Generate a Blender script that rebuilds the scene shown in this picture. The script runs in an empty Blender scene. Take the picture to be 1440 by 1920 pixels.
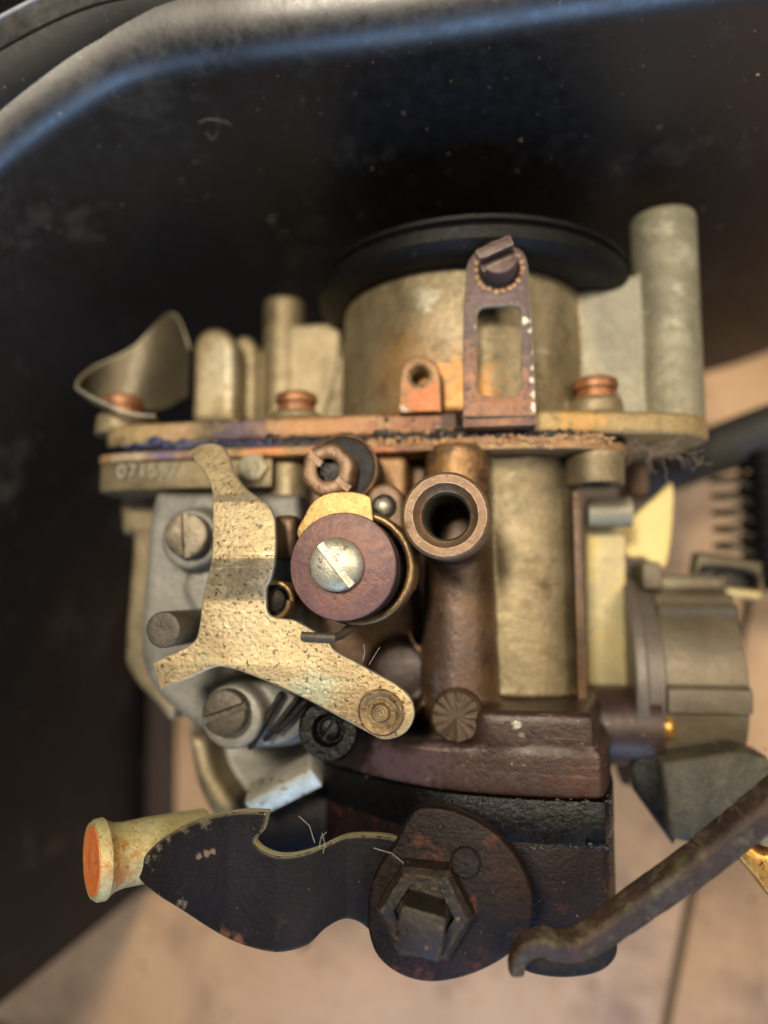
import bpy, bmesh, math, random
from mathutils import Vector, Matrix
random.seed(7)
scene = bpy.context.scene
COL = scene.collection

# ---------------------------------------------------------------- camera, lamps, exposure
F_PX = 1350.0                      # focal length in photo pixels (photo 1440 x 1920)
CAM_H = 120.0                      # mm above the plane of the front lever
FLOOR = 150.0                      # the front lever lies 150 mm above the tiles
VP = (930.0, 1100.0)               # where the plumb line under the camera meets the photo
_zw = -Vector(((VP[0]-720)/F_PX, -(VP[1]-960)/F_PX, -1)).normalized()
_xw = Vector((1, 0, 0)); _xw = (_xw - _xw.dot(_zw)*_zw).normalized()
_yw = _zw.cross(_xw)
W2C = Matrix((_xw, _yw, _zw)).transposed()      # columns: world axes in camera space
C2W = W2C.transposed()

def P(px, py, z=0.0):
    """point (mm) seen at photo pixel px,py on the level plane z mm above the lever plane"""
    d = C2W @ Vector(((px-720)/F_PX, -(py-960)/F_PX, -1))
    k = (CAM_H - z)/(-d.z)
    return Vector((d.x*k, d.y*k, z))

def mmpx(z):
    return (CAM_H - z)/F_PX

cam_d = bpy.data.cameras.new('camera'); cam = bpy.data.objects.new('camera', cam_d); COL.objects.link(cam)
cam.matrix_world = Matrix.Translation((0, 0, (CAM_H+FLOOR)*.001)) @ C2W.to_4x4()
cam_d.sensor_width = 36; cam_d.lens = F_PX/1920*36
cam_d.clip_start = .002; cam_d.clip_end = 20
cam_d.dof.use_dof = True
cam_d.dof.focus_distance = .117
cam_d.dof.aperture_fstop = 5.8
scene.camera = cam

world = bpy.data.worlds.new('World'); scene.world = world; world.use_nodes = True
bg = world.node_tree.nodes['Background']
bg.inputs[0].default_value = (.9, .82, .72, 1); bg.inputs[1].default_value = .018

def lamp(name, loc, target, size, energy, color, size_y=None):
    l = bpy.data.lights.new(name, 'AREA'); l.energy = energy; l.color = color
    l.shape = 'RECTANGLE'; l.size = size; l.size_y = size_y or size
    o = bpy.data.objects.new(name, l); COL.objects.link(o)
    o.location = loc
    o.rotation_euler = (Vector(target)-Vector(loc)).to_track_quat('-Z', 'Y').to_euler()
    return o
lamp('ceiling_lamp', (-.06, .11, .52), (-.01, .02, .12), .06, 2.4, (1, .87, .68))
lamp('window_light', (.10, -.76, .46), (-.05, .05, .14), .74, 5.6, (.38, .61, 1), .34)
lamp('room_light', (.50, .12, .85), (.06, -.03, 0), .45, 6.5, (1, .83, .61))
scene.view_settings.view_transform = 'Standard'
scene.view_settings.look = 'None'
scene.view_settings.exposure = -.18
scene.view_settings.gamma = 1

# ---------------------------------------------------------------- materials
def S(r, g, b):
    f = lambda c: (c/255/12.92) if c/255 <= .04045 else ((c/255+.055)/1.055)**2.4
    return (f(r), f(g), f(b), 1)

ORG = Vector((-20, -60, -FLOOR))    # base of the carburettor, mm
def mat(name, cols, metallic=.5, rough=(.35, .6), scale=60, bump=.25, bscale=1500, speck=None, stains=(), scratch=None,
        org=None, rnd=False, dust=None, spec=.5, coat=0, grain=.12, wear=None):
    """aged surface: cols = ramp of base colours over a broad noise; speck=(colour, amount, scale);
    stains = [(px,py,z,radius_mm,colour,strength)]; scratch=(colour, amount); dust=(colour, amount, scale)"""
    m = bpy.data.materials.new(name); m.use_nodes = True
    nt = m.node_tree; N = nt.nodes; L = nt.links
    b = N['Principled BSDF']
    tc = N.new('ShaderNodeTexCoord'); co = tc.outputs['Object']
    if rnd:
        oi = N.new('ShaderNodeObjectInfo'); va = N.new('ShaderNodeVectorMath'); va.operation = 'ADD'
        L.new(co, va.inputs[0]); L.new(oi.outputs['Random'], va.inputs[1]); co = va.outputs[0]
    def noise(sc, det=6, ro=.6, vec=None, dist=0):
        n = N.new('ShaderNodeTexNoise'); n.inputs['Scale'].default_value = sc; n.inputs['Detail'].default_value = det
        n.inputs['Roughness'].default_value = ro; n.inputs['Distortion'].default_value = dist
        L.new(vec or co, n.inputs['Vector']); return n.outputs['Fac']
    def ramp(fac, stops):
        r = N.new('ShaderNodeValToRGB'); e = r.color_ramp.elements
        while len(e) < len(stops): e.new(.5)
        for k, (p, c) in enumerate(stops): e[k].position = p; e[k].color = c
        L.new(fac, r.inputs[0]); return r.outputs[0]
    def mix(fac, a, c):
        x = N.new('ShaderNodeMix'); x.data_type = 'RGBA'
        if isinstance(fac, (int, float)): x.inputs[0].default_value = fac
        else: L.new(fac, x.inputs[0])
        L.new(a, x.inputs[6])
        if isinstance(c, tuple): x.inputs[7].default_value = c
        else: L.new(c, x.inputs[7])
        return x.outputs[2]
    def math_(op, a, c=None, d=None, clamp=False):
        x = N.new('ShaderNodeMath'); x.operation = op; x.use_clamp = clamp
        for k, v in enumerate((a, c, d)):
            if v is None: continue
            if isinstance(v, (int, float)): x.inputs[k].default_value = v
            else: L.new(v, x.inputs[k])
        return x.outputs[0]
    def mrange(v, a, c, d=0, e=1):
        x = N.new('ShaderNodeMapRange'); x.clamp = True
        x.inputs[1].default_value = a; x.inputs[2].default_value = c; x.inputs[3].default_value = d; x.inputs[4].default_value = e
        L.new(v, x.inputs[0]); return x.outputs[0]
    n1 = noise(scale, 9, .66, dist=.4)
    nf = noise(bscale, 5, .6)
    nm = noise(bscale*.4, 7, .7)
    k = len(cols)
    base = ramp(n1, [(.30 + .40*i/max(1, k-1), c) for i, c in enumerate(cols)])
    if grain:
        g = mrange(nf, .3, .7, 1-grain*1.6, 1+grain)
        vm = N.new('ShaderNodeVectorMath'); vm.operation = 'SCALE'; L.new(base, vm.inputs[0]); L.new(g, vm.inputs['Scale'])
        base = vm.outputs[0]
    for (px, py, z, r, c, st) in stains:
        p = (P(px, py, z) - (org if org is not None else ORG))*.001
        vd = N.new('ShaderNodeVectorMath'); vd.operation = 'DISTANCE'; L.new(co, vd.inputs[0]); vd.inputs[1].default_value = p
        dd = math_('ADD', vd.outputs['Value'], math_('MULTIPLY', math_('SUBTRACT', nm, .5), r*.0035))
        base = mix(math_('MULTIPLY', mrange(dd, r*.001, r*.00045), st), base, c)
    if speck:
        c, am, sc = speck
        f = mrange(noise(sc*2.2, 4, .6), .5+.19*(1-am), .5+.19*(1-am)+.05)
        base = mix(math_('MULTIPLY', f, .85), base, c)
    if dust:
        c, am, sc = dust
        f = mrange(noise(sc, 8, .7), .62-.25*am, .80-.25*am)
        base = mix(math_('MULTIPLY', f, .8), base, c)
    rg = mrange(nm, .3, .7, rough[0], rough[1])
    if wear:
        c, am, wr = wear
        bv = N.new('ShaderNodeBevel'); bv.samples = 4; bv.inputs['Radius'].default_value = wr*.001
        ge = N.new('ShaderNodeNewGeometry'); dt = N.new('ShaderNodeVectorMath'); dt.operation = 'DOT_PRODUCT'
        L.new(bv.outputs[0], dt.inputs[0]); L.new(ge.outputs['Normal'], dt.inputs[1])
        f = math_('MULTIPLY', mrange(dt.outputs['Value'], .985, .90), mrange(nm, .60-.25*am, .68-.25*am))
        base = mix(math_('MULTIPLY', f, .9), base, c)
    if scratch:
        c, am = scratch
        for ang, sx in ((.5, 1), (2.2, 1.3)):
            mp = N.new('ShaderNodeMapping'); mp.inputs['Rotation'].default_value = (0, 0, ang)
            mp.inputs['Scale'].default_value = (40*sx, 900, 40); L.new(co, mp.inputs[0])
            f = mrange(noise(1.0, 2, .5, mp.outputs[0]), .70-.06*am, .74-.06*am)
            f = math_('MULTIPLY', f, mrange(n1, .45, .6))
            base = mix(math_('MULTIPLY', f, .7), base, c)
    L.new(base, b.inputs['Base Color'])
    L.new(rg, b.inputs['Roughness'])
    b.inputs['Metallic'].default_value = metallic
    b.inputs['Specular IOR Level'].default_value = spec
    if coat: b.inputs['Coat Weight'].default_value = coat; b.inputs['Coat Roughness'].default_value = .2
    if bump:
        h = math_('ADD', math_('MULTIPLY', nf, .5), nm)
        bp = N.new('ShaderNodeBump'); bp.inputs['Strength'].default_value = bump; bp.inputs['Distance'].default_value = .0006
        L.new(h, bp.inputs['Height']); L.new(bp.outputs[0], b.inputs['Normal'])
    return m

ORANGE = S(176, 98, 52); RED = S(128, 62, 48); PURP = S(84, 62, 84); CHALK = S(190, 190, 172); SOOT = S(28, 24, 24)
WINDOW_BLUE = S(60, 70, 130)  # blue of the window's reflection, painted onto the left flange joint
zinc = mat('aged_zinc', [S(98, 88, 66), S(142, 129, 101), S(168, 154, 125)], .55, (.4, .62), 45, .22,
           stains=[(690, 590, -20, 2.5, CHALK, .6), (795, 560, -20, 3, CHALK, .45), (760, 700, -20, 12, S(164, 120, 62), .5),
                   (860, 740, -20, 9, S(180, 122, 60), .7), (440, 690, -40, 8, CHALK, .4), (820, 640, -20, 5, S(120, 110, 100), .4)], dust=(S(76, 60, 40), .36, 120), scratch=(S(196, 186, 158), .2))
zinc_grey = mat('grey_zinc', [S(118, 116, 104), S(140, 136, 120), S(156, 152, 134)], .3, (.42, .65), 60, .3)
boss_zinc = mat('weathered_boss', [S(104, 100, 82), S(126, 122, 102), S(158, 153, 134)], .25, (.45, .7), 70, .35, speck=(S(90, 84, 60), .2, 500), dust=(S(176, 174, 150), .3, 160))
flange_m = mat('stained_flange', [S(132, 114, 78), S(154, 134, 94), S(166, 144, 106)], .35, (.35, .6), 70, .35,
               stains=[(620, 790, -18, 16, S(146, 98, 66), .7), (800, 790, -18, 15, S(118, 68, 54), .8), (520, 800, -18, 9, S(164, 122, 80), .5),
                       (400, 830, -18, 9, SOOT, .75), (460, 815, -18, 8, S(70, 56, 82), .7), (860, 800, -18, 8, SOOT, .8), (1090, 790, -20, 6, S(186, 140, 76), .6),
                       (330, 800, -18, 6, S(150, 120, 94), .6)], wear=(S(190, 180, 150), .4, .4), dust=(S(40, 32, 32), .28, 150))
lower_fl = mat('rusty_lower_flange', [S(136, 110, 76), S(154, 124, 86), S(156, 104, 72)], .35, (.35, .6), 90, .4,
               stains=[(660, 840, -18, 12, S(160, 84, 62), .8), (300, 845, -18, 5, WINDOW_BLUE, .6), (370, 845, -18, 4, S(70, 60, 90), .6), (500, 845, -18, 6, S(190, 120, 70), .6),
                       (800, 830, -18, 10, S(80, 56, 48), .7), (240, 850, -20, 5, CHALK, .4)], wear=(S(200, 170, 130), .5, .4), dust=(S(40, 32, 32), .28, 170))
brown = mat('heat_stained_casting', [S(64, 48, 37), S(84, 64, 46), S(108, 84, 60)], .4, (.3, .55), 50, .25, speck=(S(150, 120, 80), .1, 700),
            stains=[(830, 1200, -12, 10, S(70, 58, 64), .5), (850, 880, -14, 8, S(150, 112, 66), .7), (800, 1290, -12, 6, S(110, 100, 112), .6)], dust=(S(48, 34, 28), .3, 130))
maroon = mat('maroon_casting', [S(44, 32, 29), S(58, 43, 38), S(72, 54, 47)], .25, (.3, .5), 60, .25, speck=(S(150, 130, 110), .06, 500),
             stains=[(970, 1362, -9.6, .9, CHALK, .6), (978, 1376, -9.6, .7, CHALK, .5), (740, 1420, -12, 12, S(92, 76, 84), .6), (1090, 1480, -10, 7, S(78, 44, 28), .5)], scratch=(S(130, 110, 100), .5), wear=(S(140, 116, 100), .3, .4))
oily = mat('oily_black_iron', [S(14, 12, 12), S(22, 18, 18), S(34, 27, 24)], .25, (.32, .6), 90, .6, dust=(S(60, 48, 36), .2, 240), speck=(S(90, 70, 50), .02, 500), spec=.3)
oily_red = mat('oily_red_brown', [S(13, 9, 8), S(24, 15, 13), S(42, 26, 21)], .1, (.3, .55), 80, .45,
               dust=(S(96, 50, 36), .25, 200), speck=(S(120, 96, 60), .08, 450), spec=.22, wear=(S(130, 108, 70), .2, .4))
gasket_m = mat('black_gasket', [S(6, 6, 7), S(11, 11, 12)], 0, (.14, .4), 90, .4, speck=(S(120, 110, 95), .01, 500), spec=.3)
lever_m = mat('brass_plated_lever', [S(140, 124, 92), S(166, 149, 114), S(186, 170, 134)], .6, (.32, .52), 90, .4,
              speck=(S(52, 40, 26), .55, 560), scratch=(S(215, 210, 186), .25),
              stains=[(600, 1290, 0, 4, S(170, 176, 150), .7), (560, 1290, 0, 2.2, S(176, 180, 160), .6), (700, 1340, 0, 6, S(116, 84, 52), .55), (455, 1180, 0, 4, CHALK, .12), (450, 1078, 1, 5.5, S(104, 88, 62), .6), (400, 1225, 0, 4, S(120, 98, 70), .4), (640, 1230, 0, 5, S(122, 102, 72), .4)], wear=(S(226, 220, 198), .8, .35), dust=(S(150, 146, 122), .25, 110))  # the dark patch below the fold is the fold's shade put into colour
rivet_m = mat('grimy_rivet', [S(92, 74, 50), S(124, 102, 70), S(150, 130, 92)], .45, (.32, .55), 300, .5, speck=(S(50, 38, 26), .5, 500), wear=(S(196, 180, 140), .4, .3))
tab_m = mat('bright_brass_tab', [S(160, 130, 74), S(190, 158, 98)], .4, (.3, .5), 90, .3, speck=(S(70, 50, 28), .42, 850), wear=(S(226, 214, 180), .7, .3))
bare = mat('bare_steel_edge', [S(140, 126, 96), S(206, 200, 180)], .6, (.35, .55), 150, .2)
bronze = mat('bronze_nut', [S(94, 74, 58), S(116, 92, 72), S(132, 106, 80)], .4, (.3, .5), 120, .3, speck=(S(60, 44, 34), .25, 600), wear=(S(210, 170, 110), .4, .3))
copper = mat('coppery_screw', [S(112, 74, 52), S(150, 104, 68), S(96, 70, 58)], .45, (.28, .5), 160, .3, rnd=True)
washer_m = mat('maroon_washer', [S(84, 58, 60), S(102, 74, 74), S(122, 88, 78)], .15, (.4, .62), 110, .3, speck=(S(140, 104, 92), .12, 700),
               stains=[(640, 1062, 3, 6.6, S(134, 90, 68), .7), (636, 1062, 3, 5.4, S(46, 34, 34), .8)], wear=(S(160, 128, 116), .3, .3))
steel = mat('zinc_plated_screw', [S(150, 146, 128), S(186, 184, 168), S(200, 198, 186)], .6, (.34, .5), 160, .3, speck=(S(110, 76, 40), .5, 300), rnd=True)
dullsteel = mat('dull_screw', [S(96, 88, 76), S(140, 130, 112), S(168, 158, 138)], .6, (.3, .5), 150, .5, speck=(S(60, 50, 40), .35, 500), rnd=True)
pin_m = mat('dark_pin', [S(66, 60, 52), S(92, 86, 76)], .4, (.4, .6), 160, .4, speck=(S(40, 34, 28), .3, 500))
wire_m = mat('spring_wire', [S(110, 88, 60), S(150, 124, 88)], .75, (.28, .45), 160, .2)
black_r = mat('black_rubber', [S(6, 6, 6), S(13, 13, 13)], 0, (.4, .6), 60, .3, speck=(S(60, 56, 48), .03, 300), spec=.25)
inner_m = mat('bore_metal', [S(70, 74, 66), S(110, 112, 98)], .6, (.25, .45), 120, .3)
cover_m = mat('grey_pump_cover', [S(102, 101, 96), S(126, 125, 118), S(142, 140, 132)], .3, (.4, .6), 70, .3, speck=(S(100, 96, 84), .12, 420), dust=(S(84, 82, 74), .2, 130))
bracket_m = mat('rust_stained_bracket', [S(66, 54, 54), S(80, 62, 58), S(94, 70, 58)], .2, (.35, .55), 90, .3,
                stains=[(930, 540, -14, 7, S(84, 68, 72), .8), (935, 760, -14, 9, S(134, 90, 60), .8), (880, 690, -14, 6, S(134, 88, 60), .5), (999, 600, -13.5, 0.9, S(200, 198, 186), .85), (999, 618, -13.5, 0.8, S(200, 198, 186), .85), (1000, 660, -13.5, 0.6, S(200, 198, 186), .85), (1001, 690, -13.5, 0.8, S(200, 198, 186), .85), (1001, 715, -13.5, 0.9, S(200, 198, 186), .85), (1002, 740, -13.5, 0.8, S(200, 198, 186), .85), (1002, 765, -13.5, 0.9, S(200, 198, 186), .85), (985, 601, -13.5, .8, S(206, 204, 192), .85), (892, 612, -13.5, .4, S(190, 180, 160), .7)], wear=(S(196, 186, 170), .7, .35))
lug_m = mat('rust_orange_lug', [S(128, 100, 68), S(140, 106, 70)], .35, (.35, .55), 90, .3, stains=[(790, 750, -15, 5, S(160, 92, 52), .85), (755, 768, -15, 1.5, CHALK, .6)])
crumb_m = mat('tan_grease_crumbs', [S(92, 66, 46), S(168, 134, 98), S(140, 92, 62)], .1, (.4, .7), 400, .4)
dark_crumb = mat('black_grease', [S(20, 18, 20), S(40, 34, 36)], 0, (.2, .45), 300, .5)
window_blue_crumb = mat('glossy_window_blue_sealant', [S(30, 32, 50), S(52, 58, 96)], 0, (.12, .3), 300, .4)  # dark sealant with the window's blue reflection put into its colour
clip_m = mat('dull_spring_steel', [S(66, 60, 46), S(90, 82, 64)], .55, (.3, .5), 90, .2)
unit_m = mat('grey_choke_casting', [S(82, 74, 60), S(104, 95, 79), S(124, 115, 97)], .35, (.4, .6), 50, .25)
disc_m = mat('choke_flange_plate', [S(88, 80, 74), S(112, 104, 98)], .35, (.35, .55), 60, .25)
tanplate = mat('galvanised_plate', [S(150, 140, 108), S(176, 164, 124), S(186, 160, 90)], .35, (.4, .6), 120, .3, speck=(S(110, 96, 66), .3, 380))
cream = mat('lit_tab_cream', [S(216, 196, 130), S(232, 212, 150)], 0, (.5, .7), 90, .3)  # bright lamp light on a tan lug, put into its colour as cream
hose_m = mat('dusty_hose', [S(42, 42, 40), S(60, 58, 54)], 0, (.5, .7), 60, .3)
rod_m = mat('grimy_rod', [S(38, 30, 25), S(56, 42, 33), S(76, 50, 38)], .2, (.4, .65), 110, .8, 900, dust=(S(96, 90, 70), .5, 260), speck=(S(140, 110, 70), .08, 500),
            org=Vector((0, 0, 0)), stains=[(1400, 1500, 4, 5, S(150, 110, 80), .6)])
brass_b = mat('bright_brass', [S(176, 128, 62), S(212, 164, 90)], .75, (.22, .4), 120, .3, speck=(S(60, 42, 26), .3, 400))
pale = mat('corroded_brass_pin', [S(156, 142, 92), S(178, 168, 122), S(150, 164, 136)], .3, (.4, .6), 120, .45, stains=[(215, 1620, 4, 4.5, S(166, 110, 52), .8)], speck=(S(110, 84, 46), .3, 500))
orange_m = mat('orange_rust_end', [S(190, 100, 46), S(208, 122, 64)], .1, (.45, .65), 200, .3, stains=[(172, 1612, 6, 1.3, S(120, 84, 76), .9)])
edge_pale = mat('pale_lever_edge', [S(170, 160, 116), S(206, 200, 160)], .5, (.3, .5), 200, .3)
worn_bolt = mat('worn_oily_bolt', [S(20, 17, 16), S(34, 28, 24), S(50, 41, 33)], .25, (.3, .5), 120, .5, speck=(S(140, 110, 70), .12, 300), wear=(S(120, 98, 62), .45, .5))
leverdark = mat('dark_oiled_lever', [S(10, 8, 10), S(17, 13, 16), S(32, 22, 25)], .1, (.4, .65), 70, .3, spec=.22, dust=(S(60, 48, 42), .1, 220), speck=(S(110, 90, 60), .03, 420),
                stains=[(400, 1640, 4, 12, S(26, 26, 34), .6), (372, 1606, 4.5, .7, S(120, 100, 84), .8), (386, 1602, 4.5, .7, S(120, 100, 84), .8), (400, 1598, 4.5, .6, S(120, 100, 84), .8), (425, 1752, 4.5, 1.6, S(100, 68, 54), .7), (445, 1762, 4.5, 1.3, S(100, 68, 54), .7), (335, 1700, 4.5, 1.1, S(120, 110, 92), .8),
                        (268, 1620, 4.5, 2.0, S(120, 116, 92), .7), (285, 1592, 4.5, 1.6, S(120, 116, 92), .7), (310, 1572, 4.5, 1.4, S(120, 116, 92), .6), (335, 1556, 4.5, 1.3, S(120, 116, 92), .6), (380, 1540, 4.5, 1.2, S(110, 100, 80), .5)], wear=(S(170, 160, 124), .75, .5))  # pale patches along the left rim of the lever
O0 = Vector((0, 0, 0))
housing_wall = mat('black_matte_plastic', [S(7, 7, 8), S(10, 10, 11), S(15, 15, 15)], 0, (.4, .55), 30, .06, 900, speck=(S(90, 84, 72), .05, 300), dust=(S(34, 32, 28), .3, 18), org=O0, spec=.28, grain=.1)
housing_m = mat('black_moulded_plastic', [S(9, 9, 10), S(14, 14, 15), S(20, 20, 21)], 0, (.34, .50), 30, .06, 900, speck=(S(120, 112, 96), .02, 300), dust=(S(66, 64, 56), .28, 45), org=O0, spec=1.0, grain=.1)

# the housing is matt down in the tray and rubbed glossy towards its rim
_nt = housing_m.node_tree; _tc = _nt.nodes.new('ShaderNodeTexCoord'); _sx = _nt.nodes.new('ShaderNodeSeparateXYZ'); _nt.links.new(_tc.outputs['Object'], _sx.inputs[0])
_mr = _nt.nodes.new('ShaderNodeMapRange'); _mr.interpolation_type = 'SMOOTHSTEP'
for _i, _v in enumerate((.085, .156, .24, 1.0)): _mr.inputs[_i+1].default_value = _v
_nt.links.new(_sx.outputs['Z'], _mr.inputs[0]); _nt.links.new(_mr.outputs[0], _nt.nodes['Principled BSDF'].inputs['Specular IOR Level'])
# ---------------------------------------------------------------- mesh helpers (all lengths mm)
def smooth(pts, n=5, closed=True):
    """Catmull-Rom through pts; a point with a truthy third item is a sharp corner"""
    m = len(pts); out = []
    segs = m if closed else m-1
    for i in range(segs):
        p1, p2 = pts[i], pts[(i+1) % m]
        p0 = pts[i-1] if (closed or i > 0) else p1
        p3 = pts[(i+2) % m] if (closed or i+2 < m) else p2
        if len(p1) > 2 and p1[2]: p0 = p1
        if len(p2) > 2 and p2[2]: p3 = p2
        for k in range(n):
            t = k/n
            out.append(tuple(.5*(2*p1[a] + (p2[a]-p0[a])*t + (2*p0[a]-5*p1[a]+4*p2[a]-p3[a])*t*t + (3*p1[a]-p0[a]-3*p2[a]+p3[a])*t**3) for a in (0, 1)))
    if not closed: out.append(tuple(pts[-1][:2]))
    return out

def plate(loops, t, bevel=.2, res=2):
    """flat plate in XY from closed loops (first the outline, then the holes), thickness t centred on z = 0"""
    cu = bpy.data.curves.new('c', 'CURVE'); cu.dimensions = '2D'; cu.fill_mode = 'BOTH'
    for lp in loops:
        sp = cu.splines.new('POLY'); sp.points.add(len(lp)-1); sp.use_cyclic_u = True
        for q, p in zip(sp.points, lp): q.co = (p[0], p[1], 0, 1)
    bevel = min(bevel, t*.45)
    cu.extrude = t/2-bevel; cu.bevel_depth = bevel; cu.bevel_resolution = res; cu.offset = -bevel
    o = bpy.data.objects.new('c', cu); COL.objects.link(o)
    dg = bpy.context.evaluated_depsgraph_get(); dg.update()
    me = bpy.data.meshes.new_from_object(o.evaluated_get(dg))
    bpy.data.objects.remove(o); bpy.data.curves.remove(cu)
    bm = bmesh.new(); bm.from_mesh(me); bpy.data.meshes.remove(me)
    bmesh.ops.remove_doubles(bm, verts=bm.verts, dist=1e-4)
    return bm

def sweep(path, r, res=4, cyclic=False, radii=None):
    cu = bpy.data.curves.new('c', 'CURVE'); cu.dimensions = '3D'
    sp = cu.splines.new('POLY'); sp.points.add(len(path)-1); sp.use_cyclic_u = cyclic
    for k, (q, p) in enumerate(zip(sp.points, path)):
        q.co = (*p, 1); q.radius = radii[k] if radii else 1
    cu.bevel_depth = r; cu.bevel_resolution = res; cu.use_fill_caps = True
    o = bpy.data.objects.new('c', cu); COL.objects.link(o)
    dg = bpy.context.evaluated_depsgraph_get(); dg.update()
    me = bpy.data.meshes.new_from_object(o.evaluated_get(dg))
    bpy.data.objects.remove(o); bpy.data.curves.remove(cu)
    bm = bmesh.new(); bm.from_mesh(me); bpy.data.meshes.remove(me)
    bmesh.ops.remove_doubles(bm, verts=bm.verts, dist=1e-4)
    return bm

def lathe(prof, seg=56, a0=0, a1=2*math.pi):
    """profile of (radius, height) turned about Z"""
    bm = bmesh.new(); full = abs(a1-a0-2*math.pi) < 1e-6
    n = seg if full else seg+1; rings = []
    for r, h in prof:
        if r < 1e-5: rings.append([bm.verts.new((0, 0, h))])
        else: rings.append([bm.verts.new((r*math.cos(a0+(a1-a0)*k/seg), r*math.sin(a0+(a1-a0)*k/seg), h)) for k in range(n)])
    for A, B in zip(rings, rings[1:]):
        for k in range(seg):
            j = (k+1) % n
            if len(A) == 1 and len(B) == 1: continue
            if len(A) == 1: bm.faces.new((A[0], B[k], B[j]))
            elif len(B) == 1: bm.faces.new((A[k], B[0], A[j]))
            else: bm.faces.new((A[k], B[k], B[j], A[j]))
    bmesh.ops.recalc_face_normals(bm, faces=bm.faces)
    return bm

def xf(bm, M):
    bmesh.ops.transform(bm, matrix=M, verts=bm.verts)
    if M.to_3x3().determinant() < 0: bmesh.ops.reverse_faces(bm, faces=bm.faces)
    return bm
T = lambda v: Matrix.Translation(Vector(v))
AX_Y = Matrix(((1, 0, 0, 0), (0, 0, 1, 0), (0, -1, 0, 0), (0, 0, 0, 1)))      # local Z -> world Y, local Y -> -Z
AX_X = Matrix(((0, 0, 1, 0), (0, 1, 0, 0), (-1, 0, 0, 0), (0, 0, 0, 1)))      # local Z -> world X
def RZ(a): return Matrix.Rotation(math.radians(a), 4, 'Z')
def RX(a): return Matrix.Rotation(math.radians(a), 4, 'X')
def RY(a): return Matrix.Rotation(math.radians(a), 4, 'Y')

def join(*bms):
    out = bms[0]
    for b in bms[1:]:
        me = bpy.data.meshes.new('t'); b.to_mesh(me); out.from_mesh(me); bpy.data.meshes.remove(me); b.free()
    return out

def box(x0, x1, y0, y1, z0, z1, bev=.4, seg=2):
    bm = bmesh.new(); bmesh.ops.create_cube(bm, size=1)
    xf(bm, T(((x0+x1)/2, (y0+y1)/2, (z0+z1)/2)) @ Matrix.Diagonal((abs(x1-x0), abs(y1-y0), abs(z1-z0), 1)))
    if bev: bmesh.ops.bevel(bm, geom=bm.edges[:], offset=bev, segments=seg, affect='EDGES', profile=.5)
    return bm

from mathutils.bvhtree import BVHTree
MERGE = {}
for _n in ('cast_wall', 'cast_knuckle', 'casting_ridge', 'cast_pad', 'main_barrel', 'body_core', 'fuel_column', 'column_root', 'nozzle_stub', 'throttle_neck', 'throttle_flange', 'cast_stop', 'column', 'body_flank', 'bowl_side', 'bowl_strap'):
    MERGE[(_n, 'carburettor')] = 'body_casting'
for _n in ('throat', 'web', 'tall_boss', 'round_post', 'cast_block', 'gusset', 'rounded_ear', 'low_hub', 'screw_boss', 'upper_flange'):
    MERGE[(_n, 'carburettor')] = 'lid_casting'
for _p, _n in (('carburettor', 'pump_cover'), ('pump_cover', 'screw_boss'), ('pump_cover', 'rib')):
    MERGE[(_n, _p)] = 'pump_cover'
CAST = {}
def collect(key, bm, m, parent):
    if key not in CAST:
        o = bpy.data.objects.new(key, bpy.data.meshes.new(key)); COL.objects.link(o); o.parent = parent
        CAST[key] = (o, [])
    CAST[key][1].append((bm, m))
    return CAST[key][0]
def pour(key, voxel, its, grain=.02):
    """one casting out of its overlapping solids: welded, with fillets where they meet"""
    o, src = CAST[key]; trees = []; mats = []
    whole = bmesh.new()
    for bm, m in src:
        trees.append(BVHTree.FromBMesh(bm))
        if m not in mats: mats.append(m)
        me = bpy.data.meshes.new('t'); bm.to_mesh(me); whole.from_mesh(me); bpy.data.meshes.remove(me)
    me = bpy.data.meshes.new('t'); whole.to_mesh(me); whole.free()
    t = bpy.data.objects.new('t', me); COL.objects.link(t)
    md = t.modifiers.new('r', 'REMESH'); md.mode = 'VOXEL'; md.voxel_size = voxel
    dg = bpy.context.evaluated_depsgraph_get(); dg.update()
    m2 = bpy.data.meshes.new_from_object(t.evaluated_get(dg)); bpy.data.objects.remove(t); bpy.data.meshes.remove(me)
    bm = bmesh.new(); bm.from_mesh(m2); bpy.data.meshes.remove(m2)
    idx = []
    for f in bm.faces:
        c = f.calc_center_median(); best = 9e9; bi = 0
        for k, tr in enumerate(trees):
            q = tr.find_nearest(c, best)
            if q[3] is not None and q[3] < best: best = q[3]; bi = k
        f.material_index = mats.index(src[bi][1])
    for _ in range(its): bmesh.ops.smooth_vert(bm, verts=bm.verts, factor=.5, use_axis_x=True, use_axis_y=True, use_axis_z=True)
    r_ = random.Random(4)
    for v in bm.verts: v.co += Vector((r_.gauss(0, grain), r_.gauss(0, grain), r_.gauss(0, grain)))
    xf(bm, Matrix.Scale(.001, 4) @ T(-ORG))
    bm.to_mesh(o.data); bm.free()
    for m in mats: o.data.materials.append(m)
    for p in o.data.polygons: p.use_smooth = True
    for b2, _ in src: b2.free()

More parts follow.
